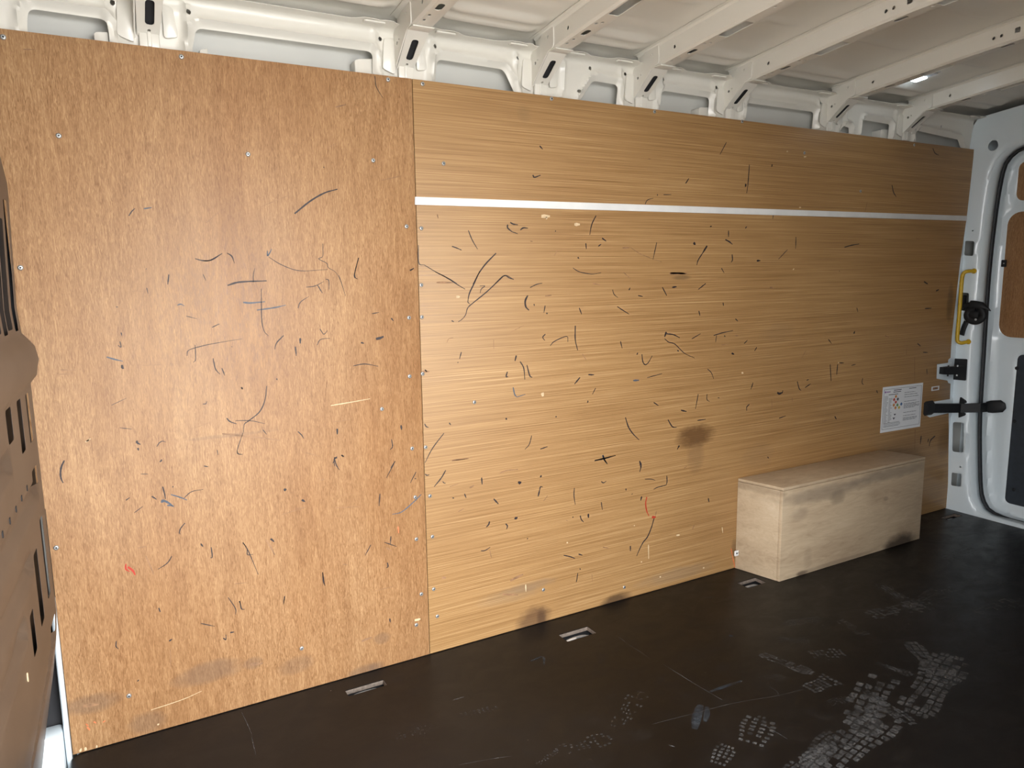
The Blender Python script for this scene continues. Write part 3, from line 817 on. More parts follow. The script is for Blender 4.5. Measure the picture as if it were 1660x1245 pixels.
# ---- screws
def screw_mesh():
    bm = bmesh.new()
    rr = [(.0062, 0.0), (.0060, -.0010), (.0045, -.0022), (.0022, -.0027)]
    rings = [[bm.verts.new((r * math.cos(2 * math.pi * k / 14), y, r * math.sin(2 * math.pi * k / 14))) for k in range(14)] for r, y in rr]
    for a, b in zip(rings, rings[1:]):
        for k in range(14): bm.faces.new([a[k], a[(k + 1) % 14], b[(k + 1) % 14], b[k]])
    c = bm.verts.new((0, -.0012, 0))
    for k in range(14): bm.faces.new([rings[-1][k], rings[-1][(k + 1) % 14], c])
    me = bpy.data.meshes.new('screw')
    bmesh.ops.recalc_face_normals(bm, faces=bm.faces)
    for f in bm.faces:
        f.smooth = True
        if len(f.verts) == 3: f.material_index = 1
    bm.to_mesh(me); bm.free()
    me.materials.append(M['zinc']); me.materials.append(M['black'])
    return me
SM = screw_mesh()
for par, pts in ((left, [(5, 60), (294, 92), (629, 129), (95, 220), (402, 250), (605, 260), (659, 367), (33, 434), (663, 515), (664, 610), (619, 663), (668, 727), (673, 806), (675, 874), (91, 888), (683, 963), (489, 1051), (209, 1128), (675, 1013)]),
                 (rightp, [(685, 136), (894, 160), (1061, 181), (1203, 197), (719, 265), (683, 370), (683, 462), (684, 514), (685, 606), (690, 725), (697, 804), (701, 870), (703, 955), (709, 999), (769, 652), (881, 956), (1482, 235), (1012, 952), (1304, 248), (1395, 310)])):
    for px, py in pts:
        p = onY(px, py)
        o = bpy.data.objects.new('screw', SM); col.objects.link(o); o.location = (p.x, D, p.z); o.rotation_euler = (0, random.random() * 3, 0); o.parent = par

# ---- pen, rubber and scratch marks on the sheets (measured on the wall plane)
CR = {'A': (0, 40, .2892), 'B': (330, 100, .2892), 'C': (40, 400, .2892), 'D': (360, 400, .2892), 'E': (660, 120, .2771), 'F': (1100, 170, .2892), 'G': (660, 440, .2571),
      'H': (1040, 440, .3012), 'I': (0, 820, .4217), 'J': (60, 700, .2088), 'K': (380, 720, .2088), 'L': (660, 720, .2088), 'M': (920, 720, .2088)}
MARKS = '''
A 1.2 k 722,1072 740,1045 757,1030|A 1.6 b 806,1032 850,1025|A 1.4 n 130,138 195,140|A 0.7 n 1155,1110 1235,1040
B 2 k 510,852 600,780 680,735 750,715|B .8 k 960,80 968,140 1005,203|B .7 n 330,810 480,748|B .7 n 15,905 90,840|B 1 n 1000,665 1110,640|B .9 k 870,1100 848,1180 852,1212 865,1218|B .8 n 395,620 412,590
B 1.1 k 0,1115 45,1112 105,1075|B .8 k 130,1072 160,1090 172,1130|B 1.6 b 358,1060 360,1088 382,1050|B .8 k 365,1095 440,1140 540,1172 695,1165|B .7 k 668,1020 668,1090 645,1105 690,1130 700,1155 740,1180 770,1230|B .7 n 690,485 750,455|B 1 k 1158,1172 1178,1160|B 1.5 n 515,458 517,468|B 1.5 k 672,592 676,592|B 2 n 740,255 800,240|B .8 n 150,945 170,915 215,880
D 2 k 30,217 100,198 250,191|D 2 b 118,312 160,315 240,308|D 1.6 b 195,355 290,342 357,327|D 1 k 220,235 222,400 235,470 260,500|D .9 k 472,226 520,220 570,195|D 1.2 k 535,215 562,260|D .9 k 580,182 598,190 600,240|D .9 k 425,345 440,310 487,278|D .7 k 655,160 692,275|D 1.2 k 765,62 745,140 742,170 758,180|D 3.4 k 862,517 885,512 905,503|D 1.6 k 778,537 796,541|D 1 k 735,668 800,657 875,670|D 1.3 k 345,497 305,540 296,575|D 2.2 k 438,512 438,542|D 1.6 k 411,560 416,612|D .8 k 532,552 552,520 605,513|D 1.2 k 250,780 240,860 210,925 150,975 125,995 118,1040|D .7 k 118,1040 88,1130 90,1158 115,1163|D 1.4 k 25,960 45,980 82,993|D 3 n 0,1048 160,1065 325,1085|D .8 k 75,975 160,975 240,992|D 1 k 228,1025 250,1052|D 1.2 k 425,1035 445,1055 458,1075|D 2.2 k 645,1020 646,1052|D 2 k 1003,1000 1006,1026|D 1.2 k 950,1080 955,1120 942,1138|D .9 k 840,375 880,368|D 1.4 k 948,400 960,416|D .9 k 548,460 570,490 590,470|D 1.2 w 610,890 700,875 830,852|D .8 n 620,982 720,970|D 1.2 n 545,640 546,670|D .8 k 1055,132 1075,122|D 1 k 106,788 116,798|D 1 n 140,755 172,732|D .8 k 175,200 176,150 185,120|D .6 n 600,240 608,300|D 1.8 k 630,1185 645,1182|D .9 k 632,1230 628,1190 645,1175|D 1.6 k 668,1168 682,1175|D .8 k 945,1240 970,1200|D 1.5 k 305,738 309,748
C 1.3 k 955,67 1000,78 1040,75 1105,38|C .8 k 1135,36 1160,55 1175,90|C 1.6 k 808,155 802,212|C 1 k 1000,155 1016,190|C 1 k 684,230 692,262|C 1.3 b 855,328 875,322 895,332|C 1.2 k 1050,452 1092,432|C .8 k 905,388 965,404|C .9 k 910,612 920,580 1000,555 1085,538 1218,516|C 1 k 955,550 958,630 945,648|C 1.3 k 1056,625 1070,685 1095,715|C 1.2 k 1105,680 1122,722|C .8 n 1020,640 1045,712|C 1.8 b 460,618 500,630 550,642|C 2.6 k 545,662 548,678 556,682|C 1.2 k 540,480 546,500|C 1.2 k 534,530 540,562 522,552|C .7 n 345,605 375,568|C .7 k 487,888 572,848|C .8 k 532,1015 600,1022|C .6 n 808,1040 950,1015 1050,982 1130,970|C .9 k 997,882 1015,880 1022,866|C 1.8 k 1216,788 1222,798|C 1 k 512,337 525,338|C 1 n 590,352 606,355|C .8 n 582,478 615,478|C 1 n 134,320 138,350|C 1.2 g 200,690 290,692|C 1.4 n 190,715 260,712|C .6 n 660,665 830,660|C .7 n 868,640 872,676|C 2 k 680,124 684,125|C .8 n 835,107 870,110|C .9 n 590,248 660,250|C 1.5 w 340,1095 370,1075|C .8 k 1165,562 1158,558
J 2 k 212,222 190,270 182,320 188,365 203,397|J 2.2 k 775,68 778,85 803,98|J 2 k 783,125 788,145|J 1 k 930,115 950,85 975,72 998,80|J 4 k 958,222 968,228|J 1.2 n 670,345 672,300 690,278 712,290|J .8 k 805,327 862,328|J 1.2 k 690,532 720,510|J .9 k 757,627 820,580|J 1.4 k 975,425 990,480 998,522|J 1.6 b 1040,487 1110,508 1165,530|J .9 k 1140,515 1200,465 1290,447|J 2.8 b 970,550 975,535 1010,545 1060,580|J 1.6 b 1010,570 1050,575|J 1.2 k 1148,708 1115,750 1105,782 1112,795|J 1.6 k 1272,868 1288,892|J 1.2 k 1352,895 1360,970 1345,977|J 1.1 k 1047,965 1010,1020 940,1067|J 1.8 r 690,1025 690,1065 720,1085|J 2.4 r 705,1048 745,1080 762,1112|J 2 n 845,965 880,1040 905,1108|J .9 n 785,903 850,890|J 1.6 k 890,500 928,524|J .9 k 1398,140 1405,178|J 1.2 k 1295,265 1330,272|J 1 n 935,640 960,690|J 2 n 455,480 470,500|J .7 n 640,958 690,945|J 2 k 1052,425 1058,428|J 1.2 k 1555,150 1560,170 1590,175|J 1 k 1597,860 1625,895|J 1.8 w 385,75 405,60|J 1.6 n 365,1060 372,1072
K 3 k 383,357 404,350|K 2.4 k 523,432 548,446|K 1.2 k 775,100 790,160 815,200|K .9 k 765,150 775,125|K 1.4 k 832,88 850,98|K 1 k 1248,132 1180,262|K 1 k 1410,215 1365,302|K 1.2 k 1130,385 1122,480|K 1.3 b 1450,390 1390,450 1300,525 1225,545|K 1 k 66,762 100,815 130,880 185,1012|K 1 k 100,815 102,858 145,855|K 2.6 n 245,740 285,805 312,860|K 2.2 k 280,735 295,745 308,758|K 1 k 1165,762 1260,795|K 1.2 k 1215,715 1210,775|K .9 k 1060,780 1015,865|K 1.4 k 1188,920 1192,950 1180,960|K 1.3 k 685,995 690,1060 703,1100|K .9 n 370,545 540,495|K 1.4 n 670,280 700,270|K 1.3 k 38,1218 48,1245|K 1.2 k 390,1180 382,1240|K 1.5 n 1180,800 1220,830|K 1.2 n 840,932 880,935|K 1.6 o 1270,640 1275,690|K .7 n 470,500 560,490|K 1 k 1400,265 1412,270|K .9 n 550,65 655,95|K .8 n 330,145 400,130|K .7 n 1090,1140 1230,1105|K .8 n 780,495 980,485
I 1 k 877,352 905,395 905,418|I 1.2 k 922,366 928,395 940,398|I 1.4 k 610,392 616,408|I 1 k 772,452 825,463|I 1.6 k 885,487 900,485|I 1.2 k 447,520 446,540 455,550|I 1.6 k 650,520 662,512|I 1.2 k 858,508 868,514 868,495|I 1 k 1240,255 1248,305|I 1.5 k 1498,433 1500,448|I .8 n 655,550 656,630|I .7 w 580,785 700,745 775,712|I 3 w 1594,440 1616,435|I 2.4 w 308,945 312,932|I 3 w 330,940 328,928|I 1.6 w 372,930 372,920|I 2 w 605,842 612,838|I 1.6 o 335,850 345,862|I 1.4 o 360,830 370,835|I 1.2 o 395,832 405,826|I 1 n 1400,190 1415,165|I 1 n 1090,380 1095,350|I .8 n 530,160 560,155|I 1.2 k 528,675 534,668|I 1 n 900,300 950,295|I 1.2 o 330,838 340,846|I 4 g 960,610 1010,605|I 5 g 320,770 380,762|I 3 g 1390,520 1430,505
E 1.6 k 775,420 792,440|E 1.6 k 735,590 745,604 780,592|E 1.2 k 358,915 380,970 412,1025|E 1.4 k 262,1008 290,1018 318,1030|E 1.6 k 520,1048 460,1110 420,1165 385,1230|E 1.6 k 603,868 620,878 648,882|E 1.8 k 588,880 588,900 612,922|E .9 k 612,922 648,935|E 1.6 k 662,912 680,900 706,902|E 1.3 k 1105,828 1080,880 1068,940|E 1.6 k 1140,960 1164,978|E 1.3 k 1045,990 1048,1025|E 1.2 k 1118,1008 1135,995|E 1 k 60,1000 62,1105 100,1117|E .9 k 100,1117 180,1165 250,1200 290,1225|E .9 k 515,1225 570,1178 620,1200|E .9 k 970,1135 1010,1158 1080,1170 1135,1162|E 1.1 k 1460,985 1438,1085|E .9 k 1392,762 1405,738 1440,726|E .8 k 1500,706 1545,706|E 1 k 1630,640 1648,612|E 1.6 k 998,1072 1005,1080|E 1 n 860,1065 880,1025|E 4 w 785,832 835,832|E 3.4 w 812,842 820,842|E 3.6 w 978,880 1010,880|E .9 n 1300,1010 1370,1055 1490,1100|E 2.6 n 1260,1018 1300,1016|E 2 n 175,820 182,845|E 1.6 n 1410,497 1425,497|E 2 k 1462,707 1466,708|E .8 k 15,1148 40,1135|E 2.8 n 1540,1165 1620,1165|E 1.4 n 720,978 735,980|E 1.5 k 866,918 870,920|E 1.2 n 1265,1160 1308,1198
F 1.2 k 397,335 390,430 382,495|F 4 k 372,450 380,452|F 3 k 521,339 526,341|F 1 k 268,210 232,278|F 1.1 k 1425,243 1437,270 1458,282|F 1.3 k 1196,450 1205,490 1220,515|F 3 k 84,772 94,784|F 2.2 k 160,790 135,830|F 1.4 k 135,830 110,870 102,898|F 1.4 k 280,705 280,740|F 1.6 k 262,755 285,768 302,782|F 1.6 k 300,838 302,868 295,882|F 1.1 k 658,740 656,806|F .9 k 610,812 560,865|F 1.3 k 930,798 970,787 1012,780|F 2 k 438,874 458,873|F 1.4 k 374,692 382,682|F 1 k 532,600 528,640|F 1 k 58,412 38,440|F 1 k 240,915 255,942|F 2 n 0,945 40,945|F 1.2 k 176,682 186,680|F 1.6 n 900,930 905,934|F 1.2 w 640,925 648,918|F 1.4 n 1332,750 1355,752|F 1.6 w 676,575 686,575|F .9 n 1058,545 1045,600|F 1.6 n 578,478 582,480|F 1.4 w 605,262 614,260|F 1.8 w 702,292 716,290
G 1.2 k 175,0 250,40 320,85 365,112|G 1.6 k 457,0 420,80 392,140 382,195|G .9 k 382,195 395,205|G 1.2 k 672,50 645,42 615,27 580,55 500,130 420,195 382,230 370,270 350,298 322,318|G .9 k 460,135 468,110 490,92 458,92|G 2.2 k 760,152 745,185 748,222 768,245|G 1.1 k 775,102 815,82 852,74|G 1.2 k 870,215 862,260|G 1.3 k 1085,230 1100,270|G .9 k 1295,115 1305,145 1328,165|G 1.2 k 1325,222 1360,245 1400,270|G 1.5 k 1060,342 1060,430 1075,497|G 1.3 k 872,395 855,415 868,435|G 1 k 902,468 930,440 1005,410 1014,445|G 1.2 k 342,508 330,552|G 1.8 k 688,530 680,565|G 1.4 k 712,568 735,610 742,682|G 1.6 k 755,590 772,655 788,668|G 1.6 k 632,632 624,662 636,664|G 1.6 b 668,730 678,775 692,792|G .9 b 692,792 745,775|G 1.6 k 1090,668 1055,710|G 1.6 k 1142,651 1178,652|G .9 k 1188,735 1168,775|G 2.6 k 1136,821 1142,822|G 1.2 k 1345,440 1355,485|G 1.3 k 1480,522 1485,565 1500,588 1520,575 1545,532|G 1.3 k 110,960 120,978 135,983|G 1.5 k 265,955 275,968|G 1.1 k 232,1020 160,1115 90,1210|G 1 k 785,1035 770,1090 742,1122|G 1.5 k 1376,920 1395,980 1425,1025 1462,1062|G 1.2 k 840,1120 885,1105|G 1.3 k 1185,1192 1315,1160|G 1.8 b 1235,1158 1245,1190 1262,1212|G 2 k 622,925 628,935|G 1.6 k 936,915 942,918|G 1 n 650,385 735,340|G 1.2 n 250,450 262,425 290,418|G 1.4 k 280,310 295,318|G 4 w 852,765 856,788|G 3 w 310,160 332,160|G 3 n 185,70 290,70|G 2 n 870,155 910,150|G 1.2 n 545,430 546,490|G 1.2 k 800,205 802,218|G 1.6 k 878,262 885,268|G 2 n 285,1190 385,1180|G 1.8 n 1170,75 1215,85|G 2 b 1425,688 1462,686|G 1 n 1395,520 1405,505|G 1.4 k 1448,525 1455,512|G 1.6 k 318,573 322,575|G 3 g 90,630 140,632|G 1.4 k 112,620 125,632|G 1.4 k 1398,118 1406,103|G 1.2 k 1456,152 1485,158|G 1.4 n 1105,520 1130,560|G 1.2 k 1465,1195 1472,1240
H 2.2 k 133,325 124,352|H 1.4 k 133,335 170,340 205,357|H 1 k 124,362 145,380 180,392 230,440 285,466|H 1 k 270,363 318,335|H 1.1 k 388,345 430,332 492,318|H .9 k 403,345 398,382|H 1.2 k 345,65 305,97|H 1.4 k 308,212 314,238|H 1.4 k 112,85 135,130|H 1.4 k 438,168 441,185|H .9 k 30,572 110,550|H .9 k 355,525 375,545 388,578|H 1.1 k 305,660 290,740|H .9 k 352,660 352,690 366,700|H 2.6 k 730,652 742,658 758,652|H 1.2 k 838,592 848,630 858,640|H 1.2 k 880,625 910,605|H 1.3 k 1015,500 1020,590|H 1.3 k 1055,500 1050,556|H 1.1 k 1190,575 1186,598 1194,610|H 1 k 740,790 775,778|H 1.3 k 142,798 165,835 188,840|H 1.6 k 212,747 242,754|H 1 k 600,598 588,635|H 1.2 k 580,715 566,730 566,750|H 1.5 k 1040,780 1048,796|H 1 n 970,808 1010,798|H 2 k 1142,335 1148,322|H .9 k 1158,195 1164,218|H 1.2 k 505,255 518,268|H 2 k 485,440 498,446|H 1.2 k 620,408 608,428|H 1 k 552,388 570,370|H 2.4 n 690,85 712,92|H 1.3 k 1525,200 1560,198|H 1.8 k 1585,105 1600,98|H 1.2 n 1310,345 1332,355|H 1.2 k 1485,388 1502,402|H 1 k 1515,435 1540,436|H 1 k 1535,525 1537,555|H 1.8 k 1505,885 1500,930|H 1.6 k 1580,885 1555,910 1548,940|H 1.4 k 1545,900 1540,920|H 1.5 w 1058,490 1062,492|H 1 k 1065,492 1088,493|H 2 w 538,545 548,547|H 1 k 1130,506 1152,500|H 1.4 k 1265,640 1270,655|H 1 k 1005,365 1022,388|H 1.4 k 200,430 192,424|H 1.2 k 205,938 192,955|H 1.2 k 65,705 90,722|H 1 k 300,802 345,796|H 4 n 150,12 245,12|H 1.4 k 445,345 450,352|H 2 n 505,345 520,347|H 1 n 885,425 862,465|H 1.2 n 1470,460 1470,600|H 1.2 n 1472,850 1470,960|H .8 n 600,600 596,625|H 1 k 888,586 900,582|H 1.8 k 165,86 188,82|H 1.8 k 1520,55 1540,68|H 1.2 k 678,998 684,1006|H 1 k 760,640 758,656|H .8 k 410,680 420,681|H 1.2 n 430,395 470,392|H .8 n 700,690 702,735|H 1 n 810,680 812,700|H 1 n 1430,395 1425,450
L 1.5 k 300,202 265,262 210,330|L 1.3 k 138,232 152,242 172,238|L 1 k 275,290 288,302 300,302|L 1.2 n 330,330 398,308|L 1.8 k 578,260 582,312|L 1.4 k 445,385 458,418|L 1.8 k 672,425 708,464|L 3 k 863,292 875,302 885,292|L 3 k 835,572 845,576 856,566|L 1.8 k 1017,405 1030,350|L 1.4 k 1030,350 1035,332 1052,332|L 1.8 k 640,600 632,625 614,644|L 1.5 k 765,618 778,635 772,660|L 1 k 572,828 605,825 645,800|L 1.1 k 1298,340 1295,400 1305,470|L 2.2 k 1406,540 1408,572|L 1.3 k 1343,555 1352,585 1370,605|L 2 k 932,733 936,735|L 1.2 k 1215,862 1270,875 1303,888|L 1.4 k 1330,853 1360,862|L 1 k 1325,1000 1315,1070|L 3 n 485,340 520,320|L 2 n 720,225 770,205 860,195|L 1.6 n 345,130 480,112|L 4 n 270,1035 300,1038|L 2.6 k 1035,245 1042,255|L 1.4 n 1060,440 1090,400|L 3 g 740,1165 860,1170|L 4 g 800,1060 900,1010|L 1.4 w 920,1090 922,1145|L 1.4 n 1235,590 1245,595|L 1.6 k 1284,566 1290,568|L 1.4 k 352,418 365,418|L 2 w 1238,765 1248,765|L 1.2 n 640,820 655,885|L 1.2 n 395,525 440,500
M 1.8 k 210,128 290,110 372,88|M 2.2 b 272,85 285,120 308,152|M 1.5 k 560,130 572,165 560,215|M 1.3 k 770,245 772,290 765,318|M 1 k 765,318 700,335 668,350|M 1.3 k 262,290 278,300 300,288|M .9 k 600,272 650,272 680,280|M 1.6 r 615,410 606,460 615,520 632,558|M 1.1 n 690,520 680,560|M 3 r 655,567 685,566|M 1.5 k 672,575 650,650 620,720 585,765 555,825 537,868|M 1.8 k 576,405 568,438|M 1.4 k 453,345 455,360|M 2 k 500,386 503,388|M 1.1 k 262,450 270,510|M 1.4 k 1092,418 1098,450|M 1.6 k 488,790 488,830|M 1.2 k 865,10 852,42|M 1.4 n 905,185 928,172|M 1.4 w 570,912 578,915|M 2 w 715,1030 725,1030|M 2 w 430,1105 440,1106|M 1.6 w 1052,960 1062,960|M 2 w 845,708 870,705|M 1.2 k 95,965 100,975|M .9 k 75,1040 66,1070|M 1 n 190,1010 192,1065|M 1.4 n 160,690 165,692|M 1.5 n 275,800 320,808|M 1.4 w 515,632 522,632|M 1.2 w 628,780 630,890|M 1.2 o 1270,810 1280,870|M 1.4 o 1280,870 1300,960|M 1.2 w 1200,645 1205,690|M 1.4 n 970,660 985,625
'''
MI = ['ink', 'inkblue', 'inkred', 'inkbrown', 'inkpale', 'inkorange']
MC = {'k': 0, 'b': 1, 'r': 2, 'n': 3, 'w': 4, 'o': 5, 'g': 3}
def build_marks(par, test, y0):
    bm = bmesh.new()
    for line in MARKS.strip().splitlines():
        for s in line.split('|'):
            c, w, k, rest = s.split(' ', 3)
            if k == 'g': w = float(w) * .8
            ox, oy, sc = CR[c]
            pp = [tuple(float(t) for t in q.split(',')) for q in rest.split()]
            P3 = [onY(ox + u * sc, oy + v * sc) for u, v in pp]
            if not test(P3[0].x): continue
            if P3[0].x < SEAMX:
                for p_ in P3: p_.x = min(p_.x, SEAMX - .003)
            else:
                for p_ in P3: p_.x = max(p_.x, SEAMX + .003)
            depth = float(ROT[0, 2] * P3[0].x + ROT[1, 2] * D + ROT[2, 2] * (P3[0].z - CAMZ))
            wm = float(w) * depth / FPX * 0.72 * (0.75 if k == 'n' else 1.0)
            C = catmull([(p.x, p.z, 0) for p in P3], 6)
            prev = None
            for i, q in enumerate(C):
                t = (C[min(i + 1, len(C) - 1)] - C[max(i - 1, 0)])
                if t.length < 1e-7: continue
                t.normalize(); n_ = Vector((-t.y, t.x, 0))
                f = i / (len(C) - 1)
                hw = wm * (0.55 + 0.45 * math.sin(math.pi * min(1, .12 + f))) * random.uniform(.85, 1.15)
                a = q + n_ * hw; b = q - n_ * hw
                va = bm.verts.new((a.x, y0, a.y)); vb = bm.verts.new((b.x, y0, b.y))
                if prev:
                    fc = bm.faces.new([prev[0], va, vb, prev[1]]); fc.material_index = MC[k]
                prev = (va, vb)
    for f in bm.faces:
        f.normal_update()
        if f.normal.y > 0: f.normal_flip()
    me = bpy.data.meshes.new('scuff_marks'); bm.to_mesh(me); bm.free()
    o = link('scuff_marks', me, [M[x] for x in MI], par, None)
    md = o.modifiers.new('thickness', 'SOLIDIFY'); md.thickness = .0003; md.offset = 1
    tag(o, 'dark pen and rubber scuff marks', kind='stuff')
build_marks(left, lambda x: x < SEAMX, D - .0001)
build_marks(rightp, lambda x: x >= SEAMX, D - .0001)

# ---- white strip across the right sheet
a0, a1 = W(672, 319), W(672, 332); b0, b1 = W(1567, 350), W(1566, 358)
bm = bmesh.new(); add_prism(bm, [(a1[0], a1[1]), (a0[0], a0[1]), (min(b0[0], 3.585), b0[1]), (min(b1[0], 3.585), b1[1])], lambda u, v, dd: Vector((u, dd, v)), D - .004, D - .0002, .0012)
st = from_bm('cover_strip', bm, M['strip'], None)
tag(st, 'long off-white flat strip running across the tan plywood', 'strip')

# ================================================================== WHEEL ARCH BOX
BX = dict(fl=(2.203, 1.846), fr=(3.087, 1.846), bl=(2.160, 2.029), br=(3.044, 2.029)); BH = .370; T = .012
box = empty('plywood_box', (2.62, 1.93, 0)); tag(box, 'pale plywood wheel arch box on the floor against the tan lining', 'box')
def quadprism(name, pts, z0, z1, mat, bev=.0012):
    bm = bmesh.new(); add_prism(bm, pts, lambda u, v, dd: Vector((u, v, dd)), z0, z1, bev)
    return from_bm(name, bm, mat, box, 30)
def lerp2(a, b, t): return (a[0] + (b[0] - a[0]) * t, a[1] + (b[1] - a[1]) * t)
sk = (BX['bl'][0] - BX['fl'][0]) / (BX['bl'][1] - BX['fl'][1])
def off(p, dy): return (p[0] + sk * dy, p[1] + dy)
fp = quadprism('front_panel', [BX['fl'], BX['fr'], off(BX['fr'], T), off(BX['fl'], T)], .001, BH - T - .0015, M['woodP'])
quadprism('top_panel', [off(BX['fl'], -.001), off(BX['fr'], -.001), BX['br'], BX['bl']], BH - T, BH, M['woodP'], .002)
f2 = off(BX['fl'], T + .0008)
sp = quadprism('side_panel', [f2, (f2[0] + T, f2[1]), (BX['bl'][0] + T, BX['bl'][1]), BX['bl']], .001, BH - T - .001, M['woodP'])
f3 = off(BX['fr'], T + .0008)
quadprism('side_panel', [(f3[0] - T, f3[1]), f3, BX['br'], (BX['br'][0] - T, BX['br'][1])], .001, BH - T - .001, M['woodP'])
# fixing plate at the foot
p = onY(1195, 896, 2.02)
bm = bmesh.new(); add_prism(bm, rrect(p.x - .017, p.x + .014, p.z - .011, p.z + .011, .004, 3), lambda u, v, dd: Vector((u, dd, v)), 2.016, 2.019, .0006)
fx = from_bm('fixing_plate', bm, M['strip'], box); tag(fx, 'small white fixing plate with two dark holes')
for dx in (-.006, .005):
    bm = bmesh.new(); add_tube(bm, [(p.x + dx, 2.0165, p.z), (p.x + dx, 2.0148, p.z)], .0035, None, 10, (1, 0, 0)); from_bm('bolt_hole', bm, M['black'], fx)

# ================================================================== LASHING POINTS IN THE FLOOR
for i, (x0, x1, y0, y1) in enumerate(slots):
    t = empty('lashing_point', ((x0 + x1) / 2, (y0 + y1) / 2, -.05))
    lab = ['recessed lashing point in the floor in front of the reddish plywood', 'recessed lashing point with torn white liner in front of the tan plywood',
           'recessed lashing point in the floor beside the plywood box corner', 'recessed lashing point in the floor by the rear pillar'][i]
    tag(t, lab, 'lashing point', 'lashing points along the floor edge')
    bm = bmesh.new()
    # dished metal pan under the floor
    nxp, nyp = 10, 6; g = []
    for a in range(nxp + 1):
        row = []
        for b in range(nyp + 1):
            u = a / nxp * 2 - 1; v = b / nyp * 2 - 1
            dz = -.017 - .028 * (1 - max(abs(u), abs(v)) ** 4)
            row.append(bm.verts.new(((x0 + x1) / 2 + u * ((x1 - x0) / 2 + .012), (y0 + y1) / 2 + v * ((y1 - y0) / 2 + .012), dz)))
        g.append(row)
    for a in range(nxp):
        for b in range(nyp): bm.faces.new([g[a][b], g[a + 1][b], g[a + 1][b + 1], g[a][b + 1]])
    pn = from_bm('recess_pan', bm, M['dark'], t, 60)
    md = pn.modifiers.new('thickness', 'SOLIDIFY'); md.thickness = .002; md.offset = 0
    bm = bmesh.new()
    zc = -.022; xc = (x0 + x1) / 2; yc = (y0 + y1) / 2; hw = (x1 - x0) / 2
    add_tube(bm, catmull([(xc - hw * .85, yc + .008, zc - .006), (xc - hw * .5, yc + .012, zc), (xc, yc + .012, zc + .002), (xc + hw * .55, yc + .012, zc), (xc + hw * .9, yc + .004, zc - .004)], 4), .006, .004, 8)
    from_bm('lashing_bar', bm, M['steel'], t)
    # worn rim
    bm = bmesh.new(); add_box(bm, x0, x1, y1 - .0016, y1 - .0002, -.014, -.002); add_box(bm, x1 - .0016, x1 - .0002, y0, y1, -.014, -.002)
    from_bm('worn_edge', bm, M['cutedge'], t)
    if i == 1:
        bm = bmesh.new()
        q = [onZ(920, 1040, -.004), onZ(934, 1034, -.004), onZ(933, 1037, -.004), onZ(926, 1041, -.004)]
        add_tube(bm, catmull([(q[0].x, q[0].y + .004, -.008), (q[0].x + .015, q[0].y + .006, -.005), (q[1].x + .004, q[1].y + .006, -.008)], 4), [.003] + [.006] * 7 + [.003], .002, 8)
        tag(from_bm('torn_liner', bm, M['strip'], t), 'torn white plastic liner')

# ================================================================== SIGN AND STICKER
s0 = Vector((3.037, 0, .653)); SWd, SHt = .296, .207
sign = empty('safety_notice', (3.185, D, .447)); tag(sign, 'laminated white notice sheet with coloured hazard diamonds on the tan plywood', 'notice')
tilt = -.004
def sg(u, v, d):  # u right 0..1, v down 0..1
    return Vector((s0.x + u * SWd, D - d, s0.z - v * SHt + u * tilt))
bm = bmesh.new(); add_prism(bm, [(0, 0), (1, 0), (1, 1), (0, 1)], sg, .0004, .0012); from_bm('sheet', bm, M['paper'], sign, None)
def quads(name, lst, mat, d=.0013):
    bm = bmesh.new()
    for poly in lst: add_prism(bm, poly, sg, d - .0002, d + .0001)
    o = from_bm(name, bm, mat, sign, None); o['kind'] = 'stuff'; return o
def bar(u0, u1, v, h=.010): return [(u0, v), (u1, v), (u1, v + h), (u0, v + h)]
rnd = random.Random(5); txt = []
txt += [bar(.03, .97, .055, .006), bar(.03, .97, .93, .006), bar(.03, .036, .055, .875), bar(.963, .97, .055, .875)] if False else [bar(.03, .97, .055, .006), bar(.03, .97, .93, .006), [(.03, .055), (.036, .055), (.036, .935), (.03, .935)], [(.964, .055), (.97, .055), (.97, .935), (.964, .935)]]
txt += [bar(.27, .46, .085, .016), bar(.26, .45, .125, .016), bar(.15, .38, .175, .014), bar(.65, .83, .085, .014)]
v = .21
while v < .80:
    txt.append(bar(.05, .05 + rnd.uniform(.06, .10), v, .007))
    if v > .25: txt.append(bar(.16, .16 + rnd.uniform(.04, .09), v + .004, .007))
    v += .026
v = .17
while v < .86:
    u = .54
    if rnd.random() < .8:
        end = rnd.uniform(.80, .94)
        while u < end:
            w = rnd.uniform(.03, .09); txt.append(bar(u, min(u + w, end), v, .009)); u += w + .010
    v += .024 if rnd.random() < .75 else .05
for v in (.80, .825, .855, .88): txt.append(bar(.06, rnd.uniform(.38, .48), v, .008))
txt.append([(.36, .62), (.33, .66), (.30, .62)]); txt.append([(.28, .70), (.34, .70), (.31, .75)])
quads('printed_text', txt, M['print'])
def dia(u, v, r=.030): return [(u, v - r * 1.4), (u + r, v), (u, v + r * 1.4), (u - r, v)]
quads('hazard_diamond', [dia(.33, .235)], M['p_orange']); quads('hazard_diamond', [dia(.29, .30)], M['p_red']); quads('hazard_diamond', [dia(.38, .30)], M['print'])
quads('hazard_diamond', [dia(.335, .36)], M['p_red']); quads('hazard_diamond', [dia(.29, .42)], M['p_orange']); quads('hazard_diamond', [dia(.38, .43)], M['p_green'])
quads('hazard_diamond', [dia(.335, .485)], M['p_orange']); quads('hazard_diamond', [dia(.425, .49)], M['p_yellow']); quads('hazard_diamond', [dia(.475, .42)], M['p_blue'])
quads('printed_logo', [circ(.065, .115, .016, 10, .022), bar(.09, .19, .108, .016)], M['p_purple'])
a = W(1510, 627); b = W(1522, 632)
